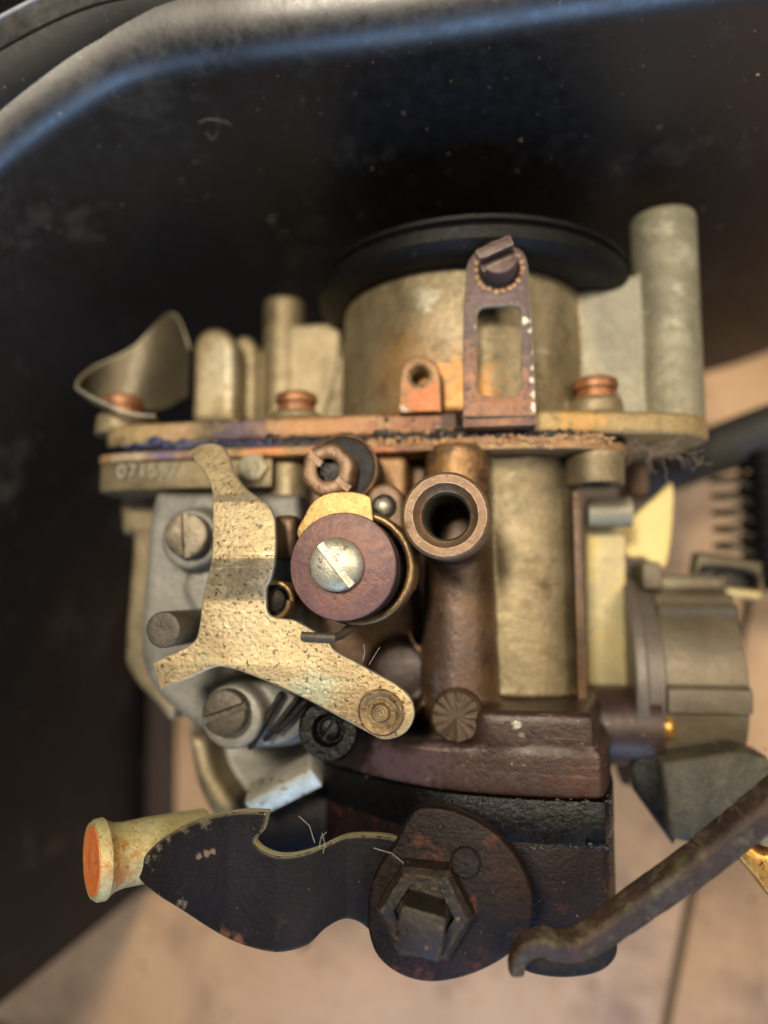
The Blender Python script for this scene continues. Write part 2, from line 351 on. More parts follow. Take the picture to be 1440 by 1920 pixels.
def build(name, bm, m, parent=None, org=None, edge=None, angle=38, kind=None, label=None, face=.9):
    """links the mesh as one object; its vertices are in mm in the photo's frame, org (mm) is its origin"""
    if parent is not None and (name, parent.name) in MERGE: return collect(MERGE[(name, parent.name)], bm, m, parent if name != 'screw_boss' and name != 'rib' else parent)
    if org is None: org = ORG if parent is not None else O0
    xf(bm, Matrix.Scale(.001, 4) @ T(-Vector(org)))
    if edge:
        for f in bm.faces:
            f.normal_update()
            if abs(f.normal.z) < face: f.material_index = 1
    me = bpy.data.meshes.new(name); bm.to_mesh(me); bm.free()
    me.materials.append(m)
    if edge: me.materials.append(edge)
    for p in me.polygons: p.use_smooth = True
    me.set_sharp_from_angle(angle=math.radians(angle))
    o = bpy.data.objects.new(name, me); COL.objects.link(o)
    if parent is not None: o.parent = parent
    else: o.location = (Vector(org)+Vector((0, 0, FLOOR)))*.001
    if kind: o['kind'] = kind
    if label: o['label'] = label
    return o

def sub(name, bm, m, part, **k):
    return build(name, bm, m, part, **k)

def thing(name, label, cat, org, group=None):
    o = bpy.data.objects.new(name, None); COL.objects.link(o)
    o.empty_display_size = .01
    o.location = (Vector(org)+Vector((0, 0, FLOOR)))*.001
    o['label'] = label; o['category'] = cat
    if group: o['group'] = group
    return o
def tag(o, label, cat, group=None):
    o['label'] = label; o['category'] = cat
    if group: o['group'] = group
    return o

def pxloop(pts, z, n=5, sm=True):
    q = [tuple(P(p[0], p[1], z)[:2]) + ((p[2],) if len(p) > 2 else ()) for p in pts]
    return smooth(q, n) if sm else [p[:2] for p in q]
def circ(c, r, n=40, ph=0):
    return [(c[0]+r*math.cos(ph+2*math.pi*k/n), c[1]+r*math.sin(ph+2*math.pi*k/n)) for k in range(n)]
def pxcirc(px, py, rpx, z, n=40):
    c = P(px, py, z); return circ(c, rpx*mmpx(z), n)
def sheet(pts, z1, t, bevel=.2, holes=(), sm=True, n=5):
    """plate facing the camera: outline in photo pixels, front face at z1, thickness t"""
    return xf(plate([pxloop(pts, z1, n, sm)] + list(holes), t, bevel), T((0, 0, z1-t/2)))
def slab(plan, y0, y1, bevel=.3, sm=True, n=5):
    """level slab seen edge-on: plan outline of (x, z) points, from y0 up to y1"""
    lp = smooth(plan, n) if sm else [p[:2] for p in plan]
    bm = plate([[(a, -b) for a, b in lp]], y1-y0, bevel)
    return xf(bm, T((0, (y0+y1)/2, 0)) @ AX_Y)
def ypx(py, z, px=720): return P(px, py, z).y
def xpx(px, z, py=1000): return P(px, py, z).x
def cyl_y(px, z, r, y0, y1, bev=.4, py=1000, seg=56):
    bm = lathe([(0, y0), (r-bev, y0), (r, y0+bev), (r, y1-bev), (r-bev*.3, y1-bev*.3), (r-bev, y1), (0, y1)], seg)
    return xf(bm, T((xpx(px, z, py), 0, z)) @ AX_Y)
def cyl_z(c, r, z0, z1, bev=.3, seg=48):
    return xf(lathe([(0, z0), (r, z0), (r, z1-bev), (r-bev*.3, z1-bev*.3), (r-bev, z1), (0, z1)], seg), T((c[0], c[1], 0)))

def bend(bm, axis, brk):
    """folds a plate across lines at brk = [(coordinate, dz)], easing slightly at each line"""
    brk = sorted(brk)
    cuts = []
    for c, _ in brk: cuts += [c-.25, c, c+.25]
    for a, b2 in zip(brk, brk[1:]):
        k = max(1, int((b2[0]-a[0])/1.5)); cuts += [a[0]+(b2[0]-a[0])*j/k for j in range(1, k)]
    no = Vector((1, 0, 0)) if axis == 0 else Vector((0, 1, 0))
    for c in cuts:
        bmesh.ops.bisect_plane(bm, geom=bm.verts[:]+bm.edges[:]+bm.faces[:], plane_co=no*c, plane_no=no, dist=1e-5)
    def zz(c):
        if c <= brk[0][0]: return brk[0][1]
        for (a, za), (b2, zb) in zip(brk, brk[1:]):
            if c <= b2: return za + (zb-za)*(c-a)/(b2-a)
        return brk[-1][1]
    for v in bm.verts:
        c = v.co[axis]; v.co.z += (zz(c-.35)+zz(c)*2+zz(c+.35))/4
    return bm

def slotted_head(r, h, ang, slot=.9, depth=1.0, dome=.5, seg=48):
    """cheese/dome screw head on z = 0 with a cut slot"""
    prof = [(0, -.2), (r*.97, -.2), (r, 0), (r, h*(1-dome))]
    for k in range(1, 9):
        a = k/8*math.pi/2
        prof.append((r*math.cos(a) if k < 8 else 0, h*(1-dome)+h*dome*math.sin(a)))
    bm = lathe(prof, seg)
    w = slot/2
    for c in (-w-.06, -w, w, w+.06, 0):
        bmesh.ops.bisect_plane(bm, geom=bm.verts[:]+bm.edges[:]+bm.faces[:], plane_co=(0, c, 0), plane_no=(0, 1, 0), dist=1e-5)
    for v in bm.verts:
        if abs(v.co.y) < w+.01 and v.co.z > h-depth-.4:
            v.co.z = min(v.co.z, h-depth)
    return xf(bm, RZ(ang))

def crumbs(spots, seed=1):
    rd = random.Random(seed); bm = bmesh.new()
    for (c, r) in spots:
        g = bmesh.new(); bmesh.ops.create_icosphere(g, subdivisions=2, radius=r)
        for v in g.verts: v.co *= 1+rd.uniform(-.42, .42)
        xf(g, T(c) @ Matrix.Diagonal((rd.uniform(.8, 1.9), rd.uniform(.6, 1.1), rd.uniform(.4, .7), 1)))
        join(bm, g)
    return bm
def helix(c, r, z0, z1, turns, n=28, a0=0, axis='z'):
    pts = []
    for k in range(int(turns*n)+1):
        a = a0+2*math.pi*k/n; h = z0+(z1-z0)*k/(turns*n)
        if axis == 'z': pts.append((c[0]+r*math.cos(a), c[1]+r*math.sin(a), h))
        elif axis == 'x': pts.append((h, c[0]+r*math.cos(a), c[1]+r*math.sin(a)))
        else: pts.append((c[0]+r*math.cos(a), h, c[1]+r*math.sin(a)))
    return pts

def sm3(pts, n=6):
    o_ = []
    for i in range(len(pts)-1):
        p0 = pts[max(0, i-1)]; p1 = pts[i]; p2 = pts[i+1]; p3 = pts[min(len(pts)-1, i+2)]
        for k in range(n):
            t = k/n; o_.append(Vector([.5*(2*p1[a]+(p2[a]-p0[a])*t+(2*p0[a]-5*p1[a]+4*p2[a]-p3[a])*t*t+(3*p1[a]-p0[a]-3*p2[a]+p3[a])*t**3) for a in range(3)]))
    o_.append(Vector(pts[-1])); return o_

# ---------------------------------------------------------------- floor
grout = mat('floor_grout', [S(84, 76, 60), S(104, 94, 74)], 0, (.7, .9), 60, .4, org=O0)
tile_m = mat('beige_floor_tile', [S(170, 134, 98), S(184, 148, 110), S(194, 158, 120)], 0, (.38, .55), 14, .12, 300, speck=(S(120, 98, 72), .05, 90), org=O0, dust=(S(126, 98, 72), .5, 30), grain=.06)
fl = box(-1200, 1200, -1200, 1200, -FLOOR-12, -FLOOR-3.2, 0)
floor = build('floor', fl, grout, kind='structure')
g0 = P(1250, 1915, -FLOOR); g1 = P(1303, 1640, -FLOOR)
ang = math.degrees(math.atan2(g1.y-g0.y, g1.x-g0.x)) - 90
tm = box(-198.7, 198.7, -198.7, 198.7, -3.0, 0, .9, 2)
xf(tm, Matrix.Scale(.001, 4))
tme = bpy.data.meshes.new('tile'); tm.to_mesh(tme); tm.free(); tme.materials.append(tile_m)
for p in tme.polygons: p.use_smooth = True
tme.set_sharp_from_angle(angle=.6)
for i in range(-3, 3):
    for j in range(-3, 3):
        o = bpy.data.objects.new('tile', tme); COL.objects.link(o); o.parent = floor
        c = g0 + RZ(ang).to_3x3() @ Vector((400*i+200, 400*j+122, 0))
        o.location = (c.x*.001, c.y*.001, -.0)
        o.location.z = -.0001*((i*3+j*5) % 3) - FLOOR*.001
        o.rotation_euler = (0, 0, math.radians(ang))

# ---------------------------------------------------------------- black moulded housing (open tray standing on the tiles)
topc = [(165, 112), (100, 101), (46.6, 96.8), (8, 95.6), (-14.7, 94.9), (-40.7, 95), (-53, 95.2), (-67.2, 93.5), (-80.2, 87.5), (-94.3, 78), (-112, 62), (-128, 38), (-136, 8), (-139, -30), (-139, -114)]
botc = [(165, 110), (98, 84), (76, 77.2), (53.4, 72.5), (15, 71), (-41, 71), (-55, 70.5), (-68, 68), (-80, 63), (-92, 55), (-108, 40), (-122, 20), (-130, -5), (-132, -35), (-131, -112)]
ht = Vector((-20, 85, -FLOOR))
hous = thing('air_filter_housing', 'black moulded plastic housing with a rounded lip, curving behind and above the carburettor', 'housing', ht)
tc_, bc_ = smooth(topc, 8, False), smooth(botc, 8, False)
def frame(c, k):
    a = Vector(c[max(0, k-1)]); b = Vector(c[min(len(c)-1, k+1)]); t = (b-a).normalized()
    return Vector((t.y, -t.x))          # outward (away from the inside)
def hsweep(sect_fn):
    bm = bmesh.new(); rows = []
    for k in range(len(tc_)):
        o_ = frame(tc_, k)
        rows.append([bm.verts.new(p) for p in sect_fn(Vector(tc_[k]), Vector(bc_[k]), o_, k)])
    m = len(rows[0])
    for A, B in zip(rows, rows[1:]):
        for j in range(m): bm.faces.new((A[j], A[(j+1) % m], B[(j+1) % m], B[j]))
    bm.faces.new(rows[0][::-1]); bm.faces.new(rows[-1])
    bmesh.ops.recalc_face_normals(bm, faces=bm.faces)
    return bm
def seam_at(k):
    f = k/(len(tc_)-1); return min(22, max(15.5, 15.5+(f-.45)*30)), 12.5+5.5*min(1, max(0, (f-.35)*3))
def wall_sec(t, b, o_, k):
    pts = []; so_, lr = seam_at(k)
    for j in range(7):                                     # inside of the wall, foot to lip
        f = j/6; q = b.lerp(t, f); pts.append((q.x, q.y, -FLOOR+(FLOOR+0)*f))
    for j in range(1, 9):                                  # rolled lip
        a = j/8*math.pi/2; r = lr
        q = t + o_*(r*(1-math.cos(a))); pts.append((q.x, q.y, 8.9*math.sin(a)))
    for d_, h_ in ((so_+.4, 9.5), (so_+1.4, 8.0), (so_+3, 7.4), (so_+50, 4), (so_+51, 3.4), (so_+50, 2)):
        q = t + o_*d_; pts.append((q.x, q.y, h_))
    q = t + o_*(lr+1.6); pts.append((q.x, q.y, 6.6))
    for j in range(1, 5):
        a = math.pi/2*(1-j/4); r = lr-2
        q = t + o_*(2.8+r*(1-math.cos(a))); pts.append((q.x, q.y, r*math.sin(a)*.8))
    q = b + o_*2.8; pts.append((q.x, q.y, -FLOOR))
    return pts
hw = build('wall', hsweep(wall_sec), housing_wall, hous, org=ht, angle=50)
hw.data.materials.append(housing_m)
_m = len(wall_sec(Vector((0, 0)), Vector((0, 0)), Vector((1, 0)), 3))
for p in hw.data.polygons:
    if p.index % _m <= 14 and p.index < _m*(len(tc_)-1): p.material_index = 1
def ledge_sec(t, b, o_, k):
    q = b - o_*9; q2 = b + o_*2
    return [(q.x, q.y, -FLOOR+.02), (q.x, q.y, -FLOOR+4.4), (q.x+o_.x, q.y+o_.y, -FLOOR+5), (q2.x, q2.y, -FLOOR+5), (q2.x, q2.y, -FLOOR+.02)]
k0 = len(tc_)*7//14
_tc, _bc = tc_, bc_
tc_, bc_ = tc_[k0:], bc_[k0:]
build('foot_ledge', hsweep(ledge_sec), mat('dusty_floor_reflection', [S(40, 29, 22), S(52, 38, 29), S(62, 46, 35)], 0, (.4, .6), 40, .2, org=O0, spec=.3), hous, org=ht)  # dusty ledge added for a brown strip; floor reflection put into its colour
tc_, bc_ = _tc, _bc
def seam_sec(t, b, o_, k):
    c = t + o_*seam_at(k)[0]
    return [(c.x+o_.x*.4*math.cos(a), c.y+o_.y*.4*math.cos(a), 9.5+.4*math.sin(a)) for a in [2*math.pi*j/8 for j in range(8)]]
build('seam', hsweep(seam_sec), mat('scuffed_seam', [S(110, 112, 116), S(150, 152, 158)], 0, (.35, .5), 200, .2, org=O0), hous, org=ht)

# fibres and dust caught on the housing wall
def wallpt(px, py):
    best = None
    for zi in range(-140, 2, 2):
        p = P(px, py, zi); f = (zi+FLOOR)/FLOOR
        d = min(((Vector(b).lerp(Vector(t), f)-p.xy).length for t, b in zip(tc_, bc_)))
        if best is None or d < best[0]: best = (d, p)
    return best[1]
rd = random.Random(3)
fb = bmesh.new()
for pts in ([(352, 252), (368, 230), (392, 222), (420, 226), (440, 236)], [(385, 245), (400, 262), (412, 240), (408, 215)],
            [(500, 405), (512, 412), (520, 430), (530, 455), (548, 470)], [(1300, 104), (1320, 99), (1345, 97)],
            [(930, 165), (960, 160), (985, 140), (1015, 120)], [(1270, 270), (1285, 250), (1300, 242)], [(505, 412), (518, 402)], [(530, 432), (541, 438)]):
    pp = [wallpt(*p)+Vector((0, -.25, .2)) for p in pts]
    join(fb, sweep([tuple(p) for p in pp], .045, 1))
fib = build('dust_fibres', fb, mat('pale_fibre', [S(130, 126, 112), S(160, 154, 138)], 0, (.6, .8), 200, 0, org=O0), kind='stuff')
fib['label'] = 'pale dust fibres clinging to the black housing wall'; 
bits = []
for (px, py) in [(682, 270), (968, 252), (976, 262), (522, 68), (12, 180), (1338, 96), (230, 385), (640, 30), (745, 18), (700, 8), (1420, 140)]:
    bits.append((wallpt(px, py)+Vector((0, -.1, .1)), rd.uniform(.08, .2)))
for k in range(160): bits.append((wallpt(rd.uniform(10, 1430), rd.uniform(20, 480))+Vector((0, -.05, .05)), rd.uniform(.03, .09)))
dg_ = build('dust_grains', crumbs(bits, 5), mat('dust_grain', [S(140, 126, 96), S(176, 160, 124)], 0, (.6, .8), 200, 0, org=O0), kind='stuff')
dg_['label'] = 'pale dust grains scattered on the black housing wall'

# ---------------------------------------------------------------- the carburettor
carb = thing('carburettor', 'old stained carburettor with brass choke lever, inlet nozzle and slotted screws', 'carburettor', ORG)
AXX, AXZ = xpx(868, -48, 700), -48.0            # axis of the throat
yF0, yF1 = ypx(818, -18), ypx(775, -18)          # upper flange
yL0, yL1 = ypx(849, -18), ypx(831, -18)          # lower flange
# rubber intake ring
yr0 = ypx(466, -12, 900); yr1 = ypx(398, -12, 900)
ring = build('intake_seal', xf(lathe([(6, yr0+1), (33, yr0), (35.2, yr0+.8), (36.3, yr0+2.2), (36.3, yr1-2.6), (35.4, yr1-2), (35.2, yr1-1.5), (36.2, yr1-1.1), (36.2, yr1-.3), (35.6, yr1), (31, yr1+.3), (8.3, yr1+.3), (8, yr1+14.5), (6, yr1+14.5), (6, yr0+1)], 96),
      T((AXX+2.2, 0, AXZ)) @ AX_Y), black_r, carb, label='black rubber seal ring round the top of the throat')
yb = ypx(490, -20, 868)
build('throat', xf(lathe([(24.5, yF1-1), (28.6, yF1-1), (28.2, yF1+1), (28.2, yb-1), (27.6, yb-.2), (26.6, yb), (24.5, yb-1), (24.5, yF1-1)], 96), T((AXX, 0, AXZ)) @ AX_Y), zinc, carb)
# flanges
xl = xpx(178, -24, 840); xr = xpx(1328, -34, 800)
planU = [(xl+3, -24), (xl+9, -19.5), (xpx(400, -18, 800), -18), (xpx(640, -17.5, 800), -17.5), (xpx(860, -17.5, 800), -17.5, 1), (xpx(862, -19, 800), -19, 1), (xpx(1010, -19.5, 800), -19.5),
         (xr-9, -25), (xr-2, -30), (xr, -36), (xr-3, -46), (xr-16, -66), (10, -80), (-40, -80), (xl+6, -70), (xl, -40)]
build('upper_flange', slab(planU, yF0, yF1, .5), flange_m, carb)
planG = [(a, b-.8) if not i else (a, b-.8) for i, (a, b) in enumerate([p[:2] for p in planU])]
planL = [(xl+1, -25), (xl+7, -20), (xpx(400, -18, 830), -18.4), (xpx(700, -18, 830), -17.8), (xpx(1000, -18, 830), -18.2), (xpx(1120, -21, 820), -21), (xpx(1175, -27, 820), -27), (xpx(1150, -40), -40),
         (10, -76), (-40, -76), (xl+6, -66), (xl-1, -40)]
build('flange_gasket', slab([(a*.995, b-.5) for a, b in planL], yL1-.05, yF0+.05, .1), gasket_m, carb)
build('lower_flange', slab(planL, yL0, yL1, .4), lower_fl, carb)
# grease, sealant and crumbs squeezed out of the joint
sp = []
for k in range(420):
    px = rd.uniform(690, 1150); py = rd.gauss(829, 4.5) - (px-700)*.016
    if rd.random() < .1: px = rd.uniform(740, 860); py = rd.gauss(805, 6)
    sp.append((P(px, py, -17.6+rd.uniform(-.5, .2) - max(0, px-1000)*.022), rd.uniform(.12, .5)))
build('joint_crumbs', crumbs(sp, 2), crumb_m, carb, kind='stuff', label='tan gritty crumbs along the flange joint')
sp = []
for k in range(260):
    px = rd.uniform(500, 1130); py = rd.gauss(817, 3) - (px-700)*.012
    if k < 130: px = rd.uniform(700, 865); py = rd.gauss(808, 8)
    sp.append((P(px, py, -17.7+rd.uniform(-.4, .1) - max(0, px-1000)*.022), rd.uniform(.2, .65)))
build('joint_grease', crumbs(sp, 4), dark_crumb, carb, kind='stuff', label='black grease lumps along the flange joint')
sp = []
for k in range(130):
    px = rd.uniform(228, 520); py = rd.gauss(828, 5) - (px-300)*.02
    sp.append((P(px, py, -18.6+rd.uniform(-.6, .1) - max(0, 300-px)*.02), rd.uniform(.25, .9)))
build('joint_sealant', crumbs(sp, 6), window_blue_crumb, carb, kind='stuff', label='glossy black sealant at the left of the flange joint, window blue put into its colour')

# flange screws
def screw_head_y(): return lathe([(0, -.3), (4.1, -.3), (4.3, 0), (4.3, 1.0), (3.9, 1.3), (3.9, 1.7), (4.5, 2.1), (4.7, 3.0), (4.4, 4.0), (3.4, 4.5), (1.2, 4.6), (0, 4.4)], 40)
sm_ = None
for (px, py, z, rr, bh) in ((230, 752, -30, 1.0, 4.6), (556, 752, -25, .95, 2.4), (1116, 728, -30, 1.0, 4.0)):
    c = P(px, py, z); yb_ = yF1+bh
    bos = build('screw_boss', xf(lathe([(0, -.2), (5.9, -.2), (5.6, .2), (5.4, bh-.4), (5.0, bh), (0, bh)], 40), T((c.x, yF1, z)) @ AX_Y), zinc, carb)
    if sm_ is None:
        so = build('flange_screw', screw_head_y(), copper, carb, org=O0); sm_ = so
    else:
        so = sm_.copy(); COL.objects.link(so); so.parent = carb
    so.location = (Vector((c.x, yb_, z))-ORG)*.001; so.rotation_euler = (math.radians(-90), 0, 0); so.scale = (rr,)*3
# nut under the flange at the right
c = P(1115, 870, -27)
yn1 = yL0; yn0 = ypx(905, -21, 1115)
nb = lathe([(3, yn0+.6), (5.0, yn0), (5.6, yn0+.4), (5.7, yn1), (0, yn1)], 44)
build('flange_boss', xf(nb, T((c.x, 0, -27)) @ AX_Y), zinc, carb)
build('boss_hole', xf(lathe([(0, yn0+2.6), (3.1, yn0+2.6), (3.1, yn0+.5)], 32), T((c.x, 0, -27)) @ AX_Y), gasket_m, carb)

# tall slotted bracket standing on the flange front
BR = -13.5
out = [(868, 782, 1), (868, 620), (872, 530), (878, 492), (900, 466), (935, 458), (972, 466), (988, 492), (994, 560), (1000, 650), (1006, 780, 1)]
win = pxloop([(894, 600), (898, 582), (912, 574), (964, 573), (975, 584), (976, 640), (977, 720), (970, 738), (955, 742), (912, 742), (897, 732), (894, 690)], BR, 4)
brk = build('slotted_bracket', sheet(out, BR, 1.5, .3, [win]), bracket_m, carb, edge=bare, face=.75)
sub('foot', box(P(868, 780, BR).x, P(1006, 780, BR).x, yF0+.3, yF0+1.9, -19.2, BR-.1, .3), bracket_m, brk)
c = P(935, 506, BR)
ser = bmesh.new()
for k in range(22):
    a = 2*math.pi*k/22 + rd.uniform(-.05, .05)
    if k in (3, 4, 8, 9): continue
    w_ = rd.uniform(.38, .62); b_ = box(-w_, w_, -rd.uniform(.35, .65), rd.uniform(.35, .6), 0, rd.uniform(.3, .55), .14, 1); xf(b_, T((c.x+4.35*math.cos(a), c.y+4.35*math.sin(a), BR+.02)) @ RZ(math.degrees(a)+70)); join(ser, b_)
sub('lock_washer', ser, crumb_m, brk, label='serrated lock washer with tan dirt in its teeth')
sub('washer_ring', cyl_z(c, 3.9, BR-.1, BR+.6), oily, brk)
hd = slotted_head(3.5, 4.6, 22, 2.4, 1.7, .12)
xf(hd, T((c.x, c.y, BR+.4)) @ RX(-8))
sub('screw', hd, bracket_m, brk)
tb = box(-3.4, 3.4, .9, 3.0, 3.0, 5.4, .35); xf(tb, T((c.x, c.y, BR+.4)) @ RZ(22))
sub('screw_tang', tb, bracket_m, brk)
# small eyelet lug
LG = -15.5
hl = pxcirc(787, 705, 17, LG, 28)
build('eyelet_lug', sheet([(747, 774, 1), (748, 720), (754, 688), (770, 671), (792, 668), (814, 678), (825, 700), (828, 772, 1)], LG, 1.3, .4, [hl]), lug_m, carb)
c = P(787, 705, LG)
build('eyelet_rim', xf(lathe([(1.7, -.3), (2.4, -.3), (2.5, .25), (2.1, .35), (1.75, .1), (1.7, -.3)], 32), T((c.x, c.y, LG))), bronze, carb)

# right boss, web
yt = ypx(410, -40, 1245)
build('tall_boss', cyl_y(1250, -40, 6.9, yF1-.2, yt, .5, 600), boss_zinc, carb, label='weathered grey green pillar at the right end of the flange')
w0 = P(1092, 540, -36); w1 = P(1192, 512, -36)
web = plate([[(w0.x, yF1-.2), (w1.x+.5, yF1-.2), (w1.x+.5, w1.y), ((w0.x+w1.x)/2, (w0.y*.4+w1.y*.6)), (w0.x, w0.y)]], 16, .5)
build('web', xf(web, T((0, 0, -44))), zinc_grey, carb)
# left castings above the flange
def cyl_px(name, pxc, rpx, pytop, z, m, bev=.8):
    r = rpx*mmpx(z); return build(name, cyl_y(pxc, z, r, yF1-.2, ypx(pytop, z-0, pxc), bev, 690), m, carb)
cyl_px('round_post', 532, 41, 566, -54, zinc)
a = P(566, 606, -50); b = P(640, 604, -50)
build('cast_block', box(xpx(492, -50, 700), b.x, yF1-.2, a.y, -66, -50, .8), zinc, carb)
gus = plate([[(xpx(590, -42, 760), yF1-.2), (xpx(640, -42, 760), yF1-.2), (xpx(640, -42, 640), ypx(640, -42))]], 2.4, .5)
build('gusset', xf(gus, T((0, 0, -43))), zinc, carb)
build('rounded_ear', sheet([(358, 790, 1), (360, 660), (368, 630), (388, 614), (412, 614), (432, 630), (439, 660), (438, 790, 1)], -40, 8, 1.6), zinc, carb)
build('rounded_ear', sheet([(430, 790, 1), (433, 660), (445, 632), (460, 627), (474, 640), (480, 668), (478, 790, 1)], -49, 6, 1.2), zinc, carb)
build('low_hub', xf(lathe([(0, 0), (10.2, 0), (10.0, 1.2), (8.6, 2.1), (5, 2.4), (0, 2.4)], 48), T((xpx(430, -34, 775), yF1, -34)) @ AX_Y), zinc, carb)
# curled sheet clip at the left end: a ribbon standing on the flange
def curled():
    bot = [(300, 790, -24), (255, 786, -21), (205, 770, -20), (165, 752, -22), (143, 728, -27), (160, 742, -34), (230, 760, -40), (300, 770, -40), (352, 745, -36)]
    top = [(290, 780, -24), (248, 776, -21), (200, 758, -20), (160, 738, -22), (144, 722, -27), (172, 692, -34), (252, 652, -40), (322, 588, -41), (356, 655, -37)]
    return bot, top
bot, top = curled()
B3 = sm3([tuple(P(*p)) for p in bot]); T3 = sm3([tuple(P(*p)) for p in top])
bm = bmesh.new(); rows = []
for p, q in zip(B3, T3): rows.append([bm.verts.new(p.lerp(q, f)) for f in (0, .33, .66, 1)])
for A, B in zip(rows, rows[1:]):
    for j in range(3): bm.faces.new((A[j], A[j+1], B[j+1], B[j]))
bmesh.ops.recalc_face_normals(bm, faces=bm.faces)
bmesh.ops.solidify(bm, geom=bm.faces[:], thickness=.55)
ccl = build('curled_clip', bm, clip_m, carb, label='dull thin sheet metal clip curled round the left flange screw')
sub('rolled_edge', sweep([tuple(p) for p in T3], .36, 2), bare, ccl)

# number band under the flange, hex pad, columns
yB0 = ypx(916, -19, 350)
planB = [(xl+1, -27), (xl+5, -21), (xpx(300, -19, 890), -19.6), (xpx(420, -19, 890), -19.4), (xpx(508, -19, 890), -19.4, 1), (xpx(508, -40), -40, 1), (xl+3, -42, 1)]
band = build('number_band', slab(planB, yB0, yL0-.05, .5), zinc, carb, label='cast band with raised numbers under the left flange')
def text(body, px, py, z, h, name, m, parent, ext=.28):
    cu = bpy.data.curves.new('t', 'FONT'); cu.body = body; cu.size = h*1.4; cu.extrude = ext; cu.bevel_depth = .05; cu.align_x = 'CENTER'; cu.align_y = 'CENTER'; cu.space_character = 1.15
    o = bpy.data.objects.new('t', cu); COL.objects.link(o)
    dg = bpy.context.evaluated_depsgraph_get(); dg.update()
    me = bpy.data.meshes.new_from_object(o.evaluated_get(dg)); bpy.data.objects.remove(o); bpy.data.curves.remove(cu)
    bm = bmesh.new(); bm.from_mesh(me); bpy.data.meshes.remove(me)
    c = P(px, py, z); xf(bm, T(c)); return build(name, bm, m, parent)
text('0715971', 288, 884, -19.3, 2.9, 'cast_numbers', zinc_grey, band, .32)
c = P(473, 876, -18.6)
pad = build('hex_pad', cyl_z(c, 3.4, -20, -18.2, .3, 6), zinc, carb)
sub('pad_face', cyl_z(c, 2.6, -18.3, -18.0, .2, 32), zinc_grey, pad)
text('03', 473, 876, -17.9, 2.2, 'cast_mark', zinc, pad, .15)
build('column', cyl_y(541, -26, 4.3, ypx(1010, -22), yL0, .3, 900), zinc, carb)
build('cast_wall', box(xpx(500, -28), xpx(800, -28), ypx(1350, -28), yL0, -44, -28, .6), brown, carb)
build('casting_ridge', sweep([tuple(p) for p in sm3([tuple(P(*q)) for q in [(762, 1180, -22), (790, 1235, -21), (800, 1285, -20), (786, 1325, -18), (762, 1345, -16)]], 6)], .6, 4), brown, carb)
build('cast_knuckle', xf(lathe([(0, -26), (7.5, -26), (7.2, -22), (6, -20.6), (3, -20), (0, -19.8)], 40), T((xpx(745, -20, 1270), ypx(1270, -20), -4))), maroon, carb)
build('cast_pad', box(xpx(690, -20, 900), xpx(760, -20, 900), ypx(1010, -20), yL0, -30, -20.5, .8), lug_m, carb)

# left body flank and cover
build('body_flank', sheet([(222, 925, 1), (278, 922, 1), (330, 1000), (330, 1330), (290, 1320), (238, 1258), (232, 1200), (246, 1010), (226, 1000)], -34, 14, 1.2), zinc, carb)
cov = build('pump_cover', sheet([(290, 922, 1), (560, 925, 1), (580, 1330), (560, 1395), (440, 1402), (380, 1372), (345, 1348), (300, 1310), (268, 1255), (262, 1200), (272, 1040), (280, 960)], -19, 12, 1.6), cover_m, carb, label='grey pump cover held by two slotted screws')
def pxy(px, py, z): p = P(px, py, z); return p
for (px, py, r, z1) in ((355, 1010, 62, -12.5), (432, 1345, 62, -9.5)):
    c = P(px, py, z1); rr = r*mmpx(z1)
    sub('screw_boss', xf(lathe([(0, -20-z1+z1), (rr*1.08, -19.5), (rr, z1-.8), (rr-.3, z1-.2), (rr-.8, z1), (0, z1)], 48), T((c.x, c.y, 0))), cover_m, cov)
ribp = plate([pxloop([(352, 1072, 1), (420, 1072, 1), (500, 1200, 1), (400, 1230, 1), (340, 1100, 1)], -16.5, 4, True)], 3.5, .9); xf(ribp, T((0, 0, -18.2)))
sub('rib', ribp, cover_m, cov)
ribq = plate([pxloop([(385, 1290, 1), (520, 1270, 1), (580, 1330), (555, 1385), (470, 1395)], -14, 4, True)], 6, 1.2); xf(ribq, T((0, 0, -17)))
sub('rib', ribq, cover_m, cov)
for (px, py, z, r, ang_, mm_) in ((347, 1003, -9.0, 44, 94, dullsteel), (418, 1338, -6.0, 44, 20, pin_m)):
    c = P(px, py, z)
    hd = slotted_head(r*mmpx(z), 3.2, ang_, 1.3, 1.3, .22); xf(hd, T((c.x, c.y, z-3.0)))
    build('cover_screw', hd, mm_, cov, label='slotted screw with its slot upright' if py < 1100 else 'grimy slotted screw with its slot aslant')
sp_ = P(470, 1370, -12)
for k, (px, py, rot) in enumerate(((500, 1350, 30), (535, 1340, 38), (560, 1330, 44))):
    c = P(px, py, -12)
    b_ = box(-.5, .5, -6, 6, -1, 1.4, .4); xf(b_, T((c.x, c.y, -12)) @ RZ(-rot)); sub('fin', b_, oily, cov)
# stop pin
c = P(305, 1181, 3)
pn = lathe([(0, -20), (3.1, -20), (3.1, 2.7), (3.0, 2.9), (2.8, 3.0), (1.5, 2.9), (0, 2.95)], 36); xf(pn, T((c.x, c.y, 0)))
for v in pn.verts: v.co.x += rd.uniform(-.04, .04); v.co.y += rd.uniform(-.04, .04)
build('stop_pin', pn, pin_m, carb)

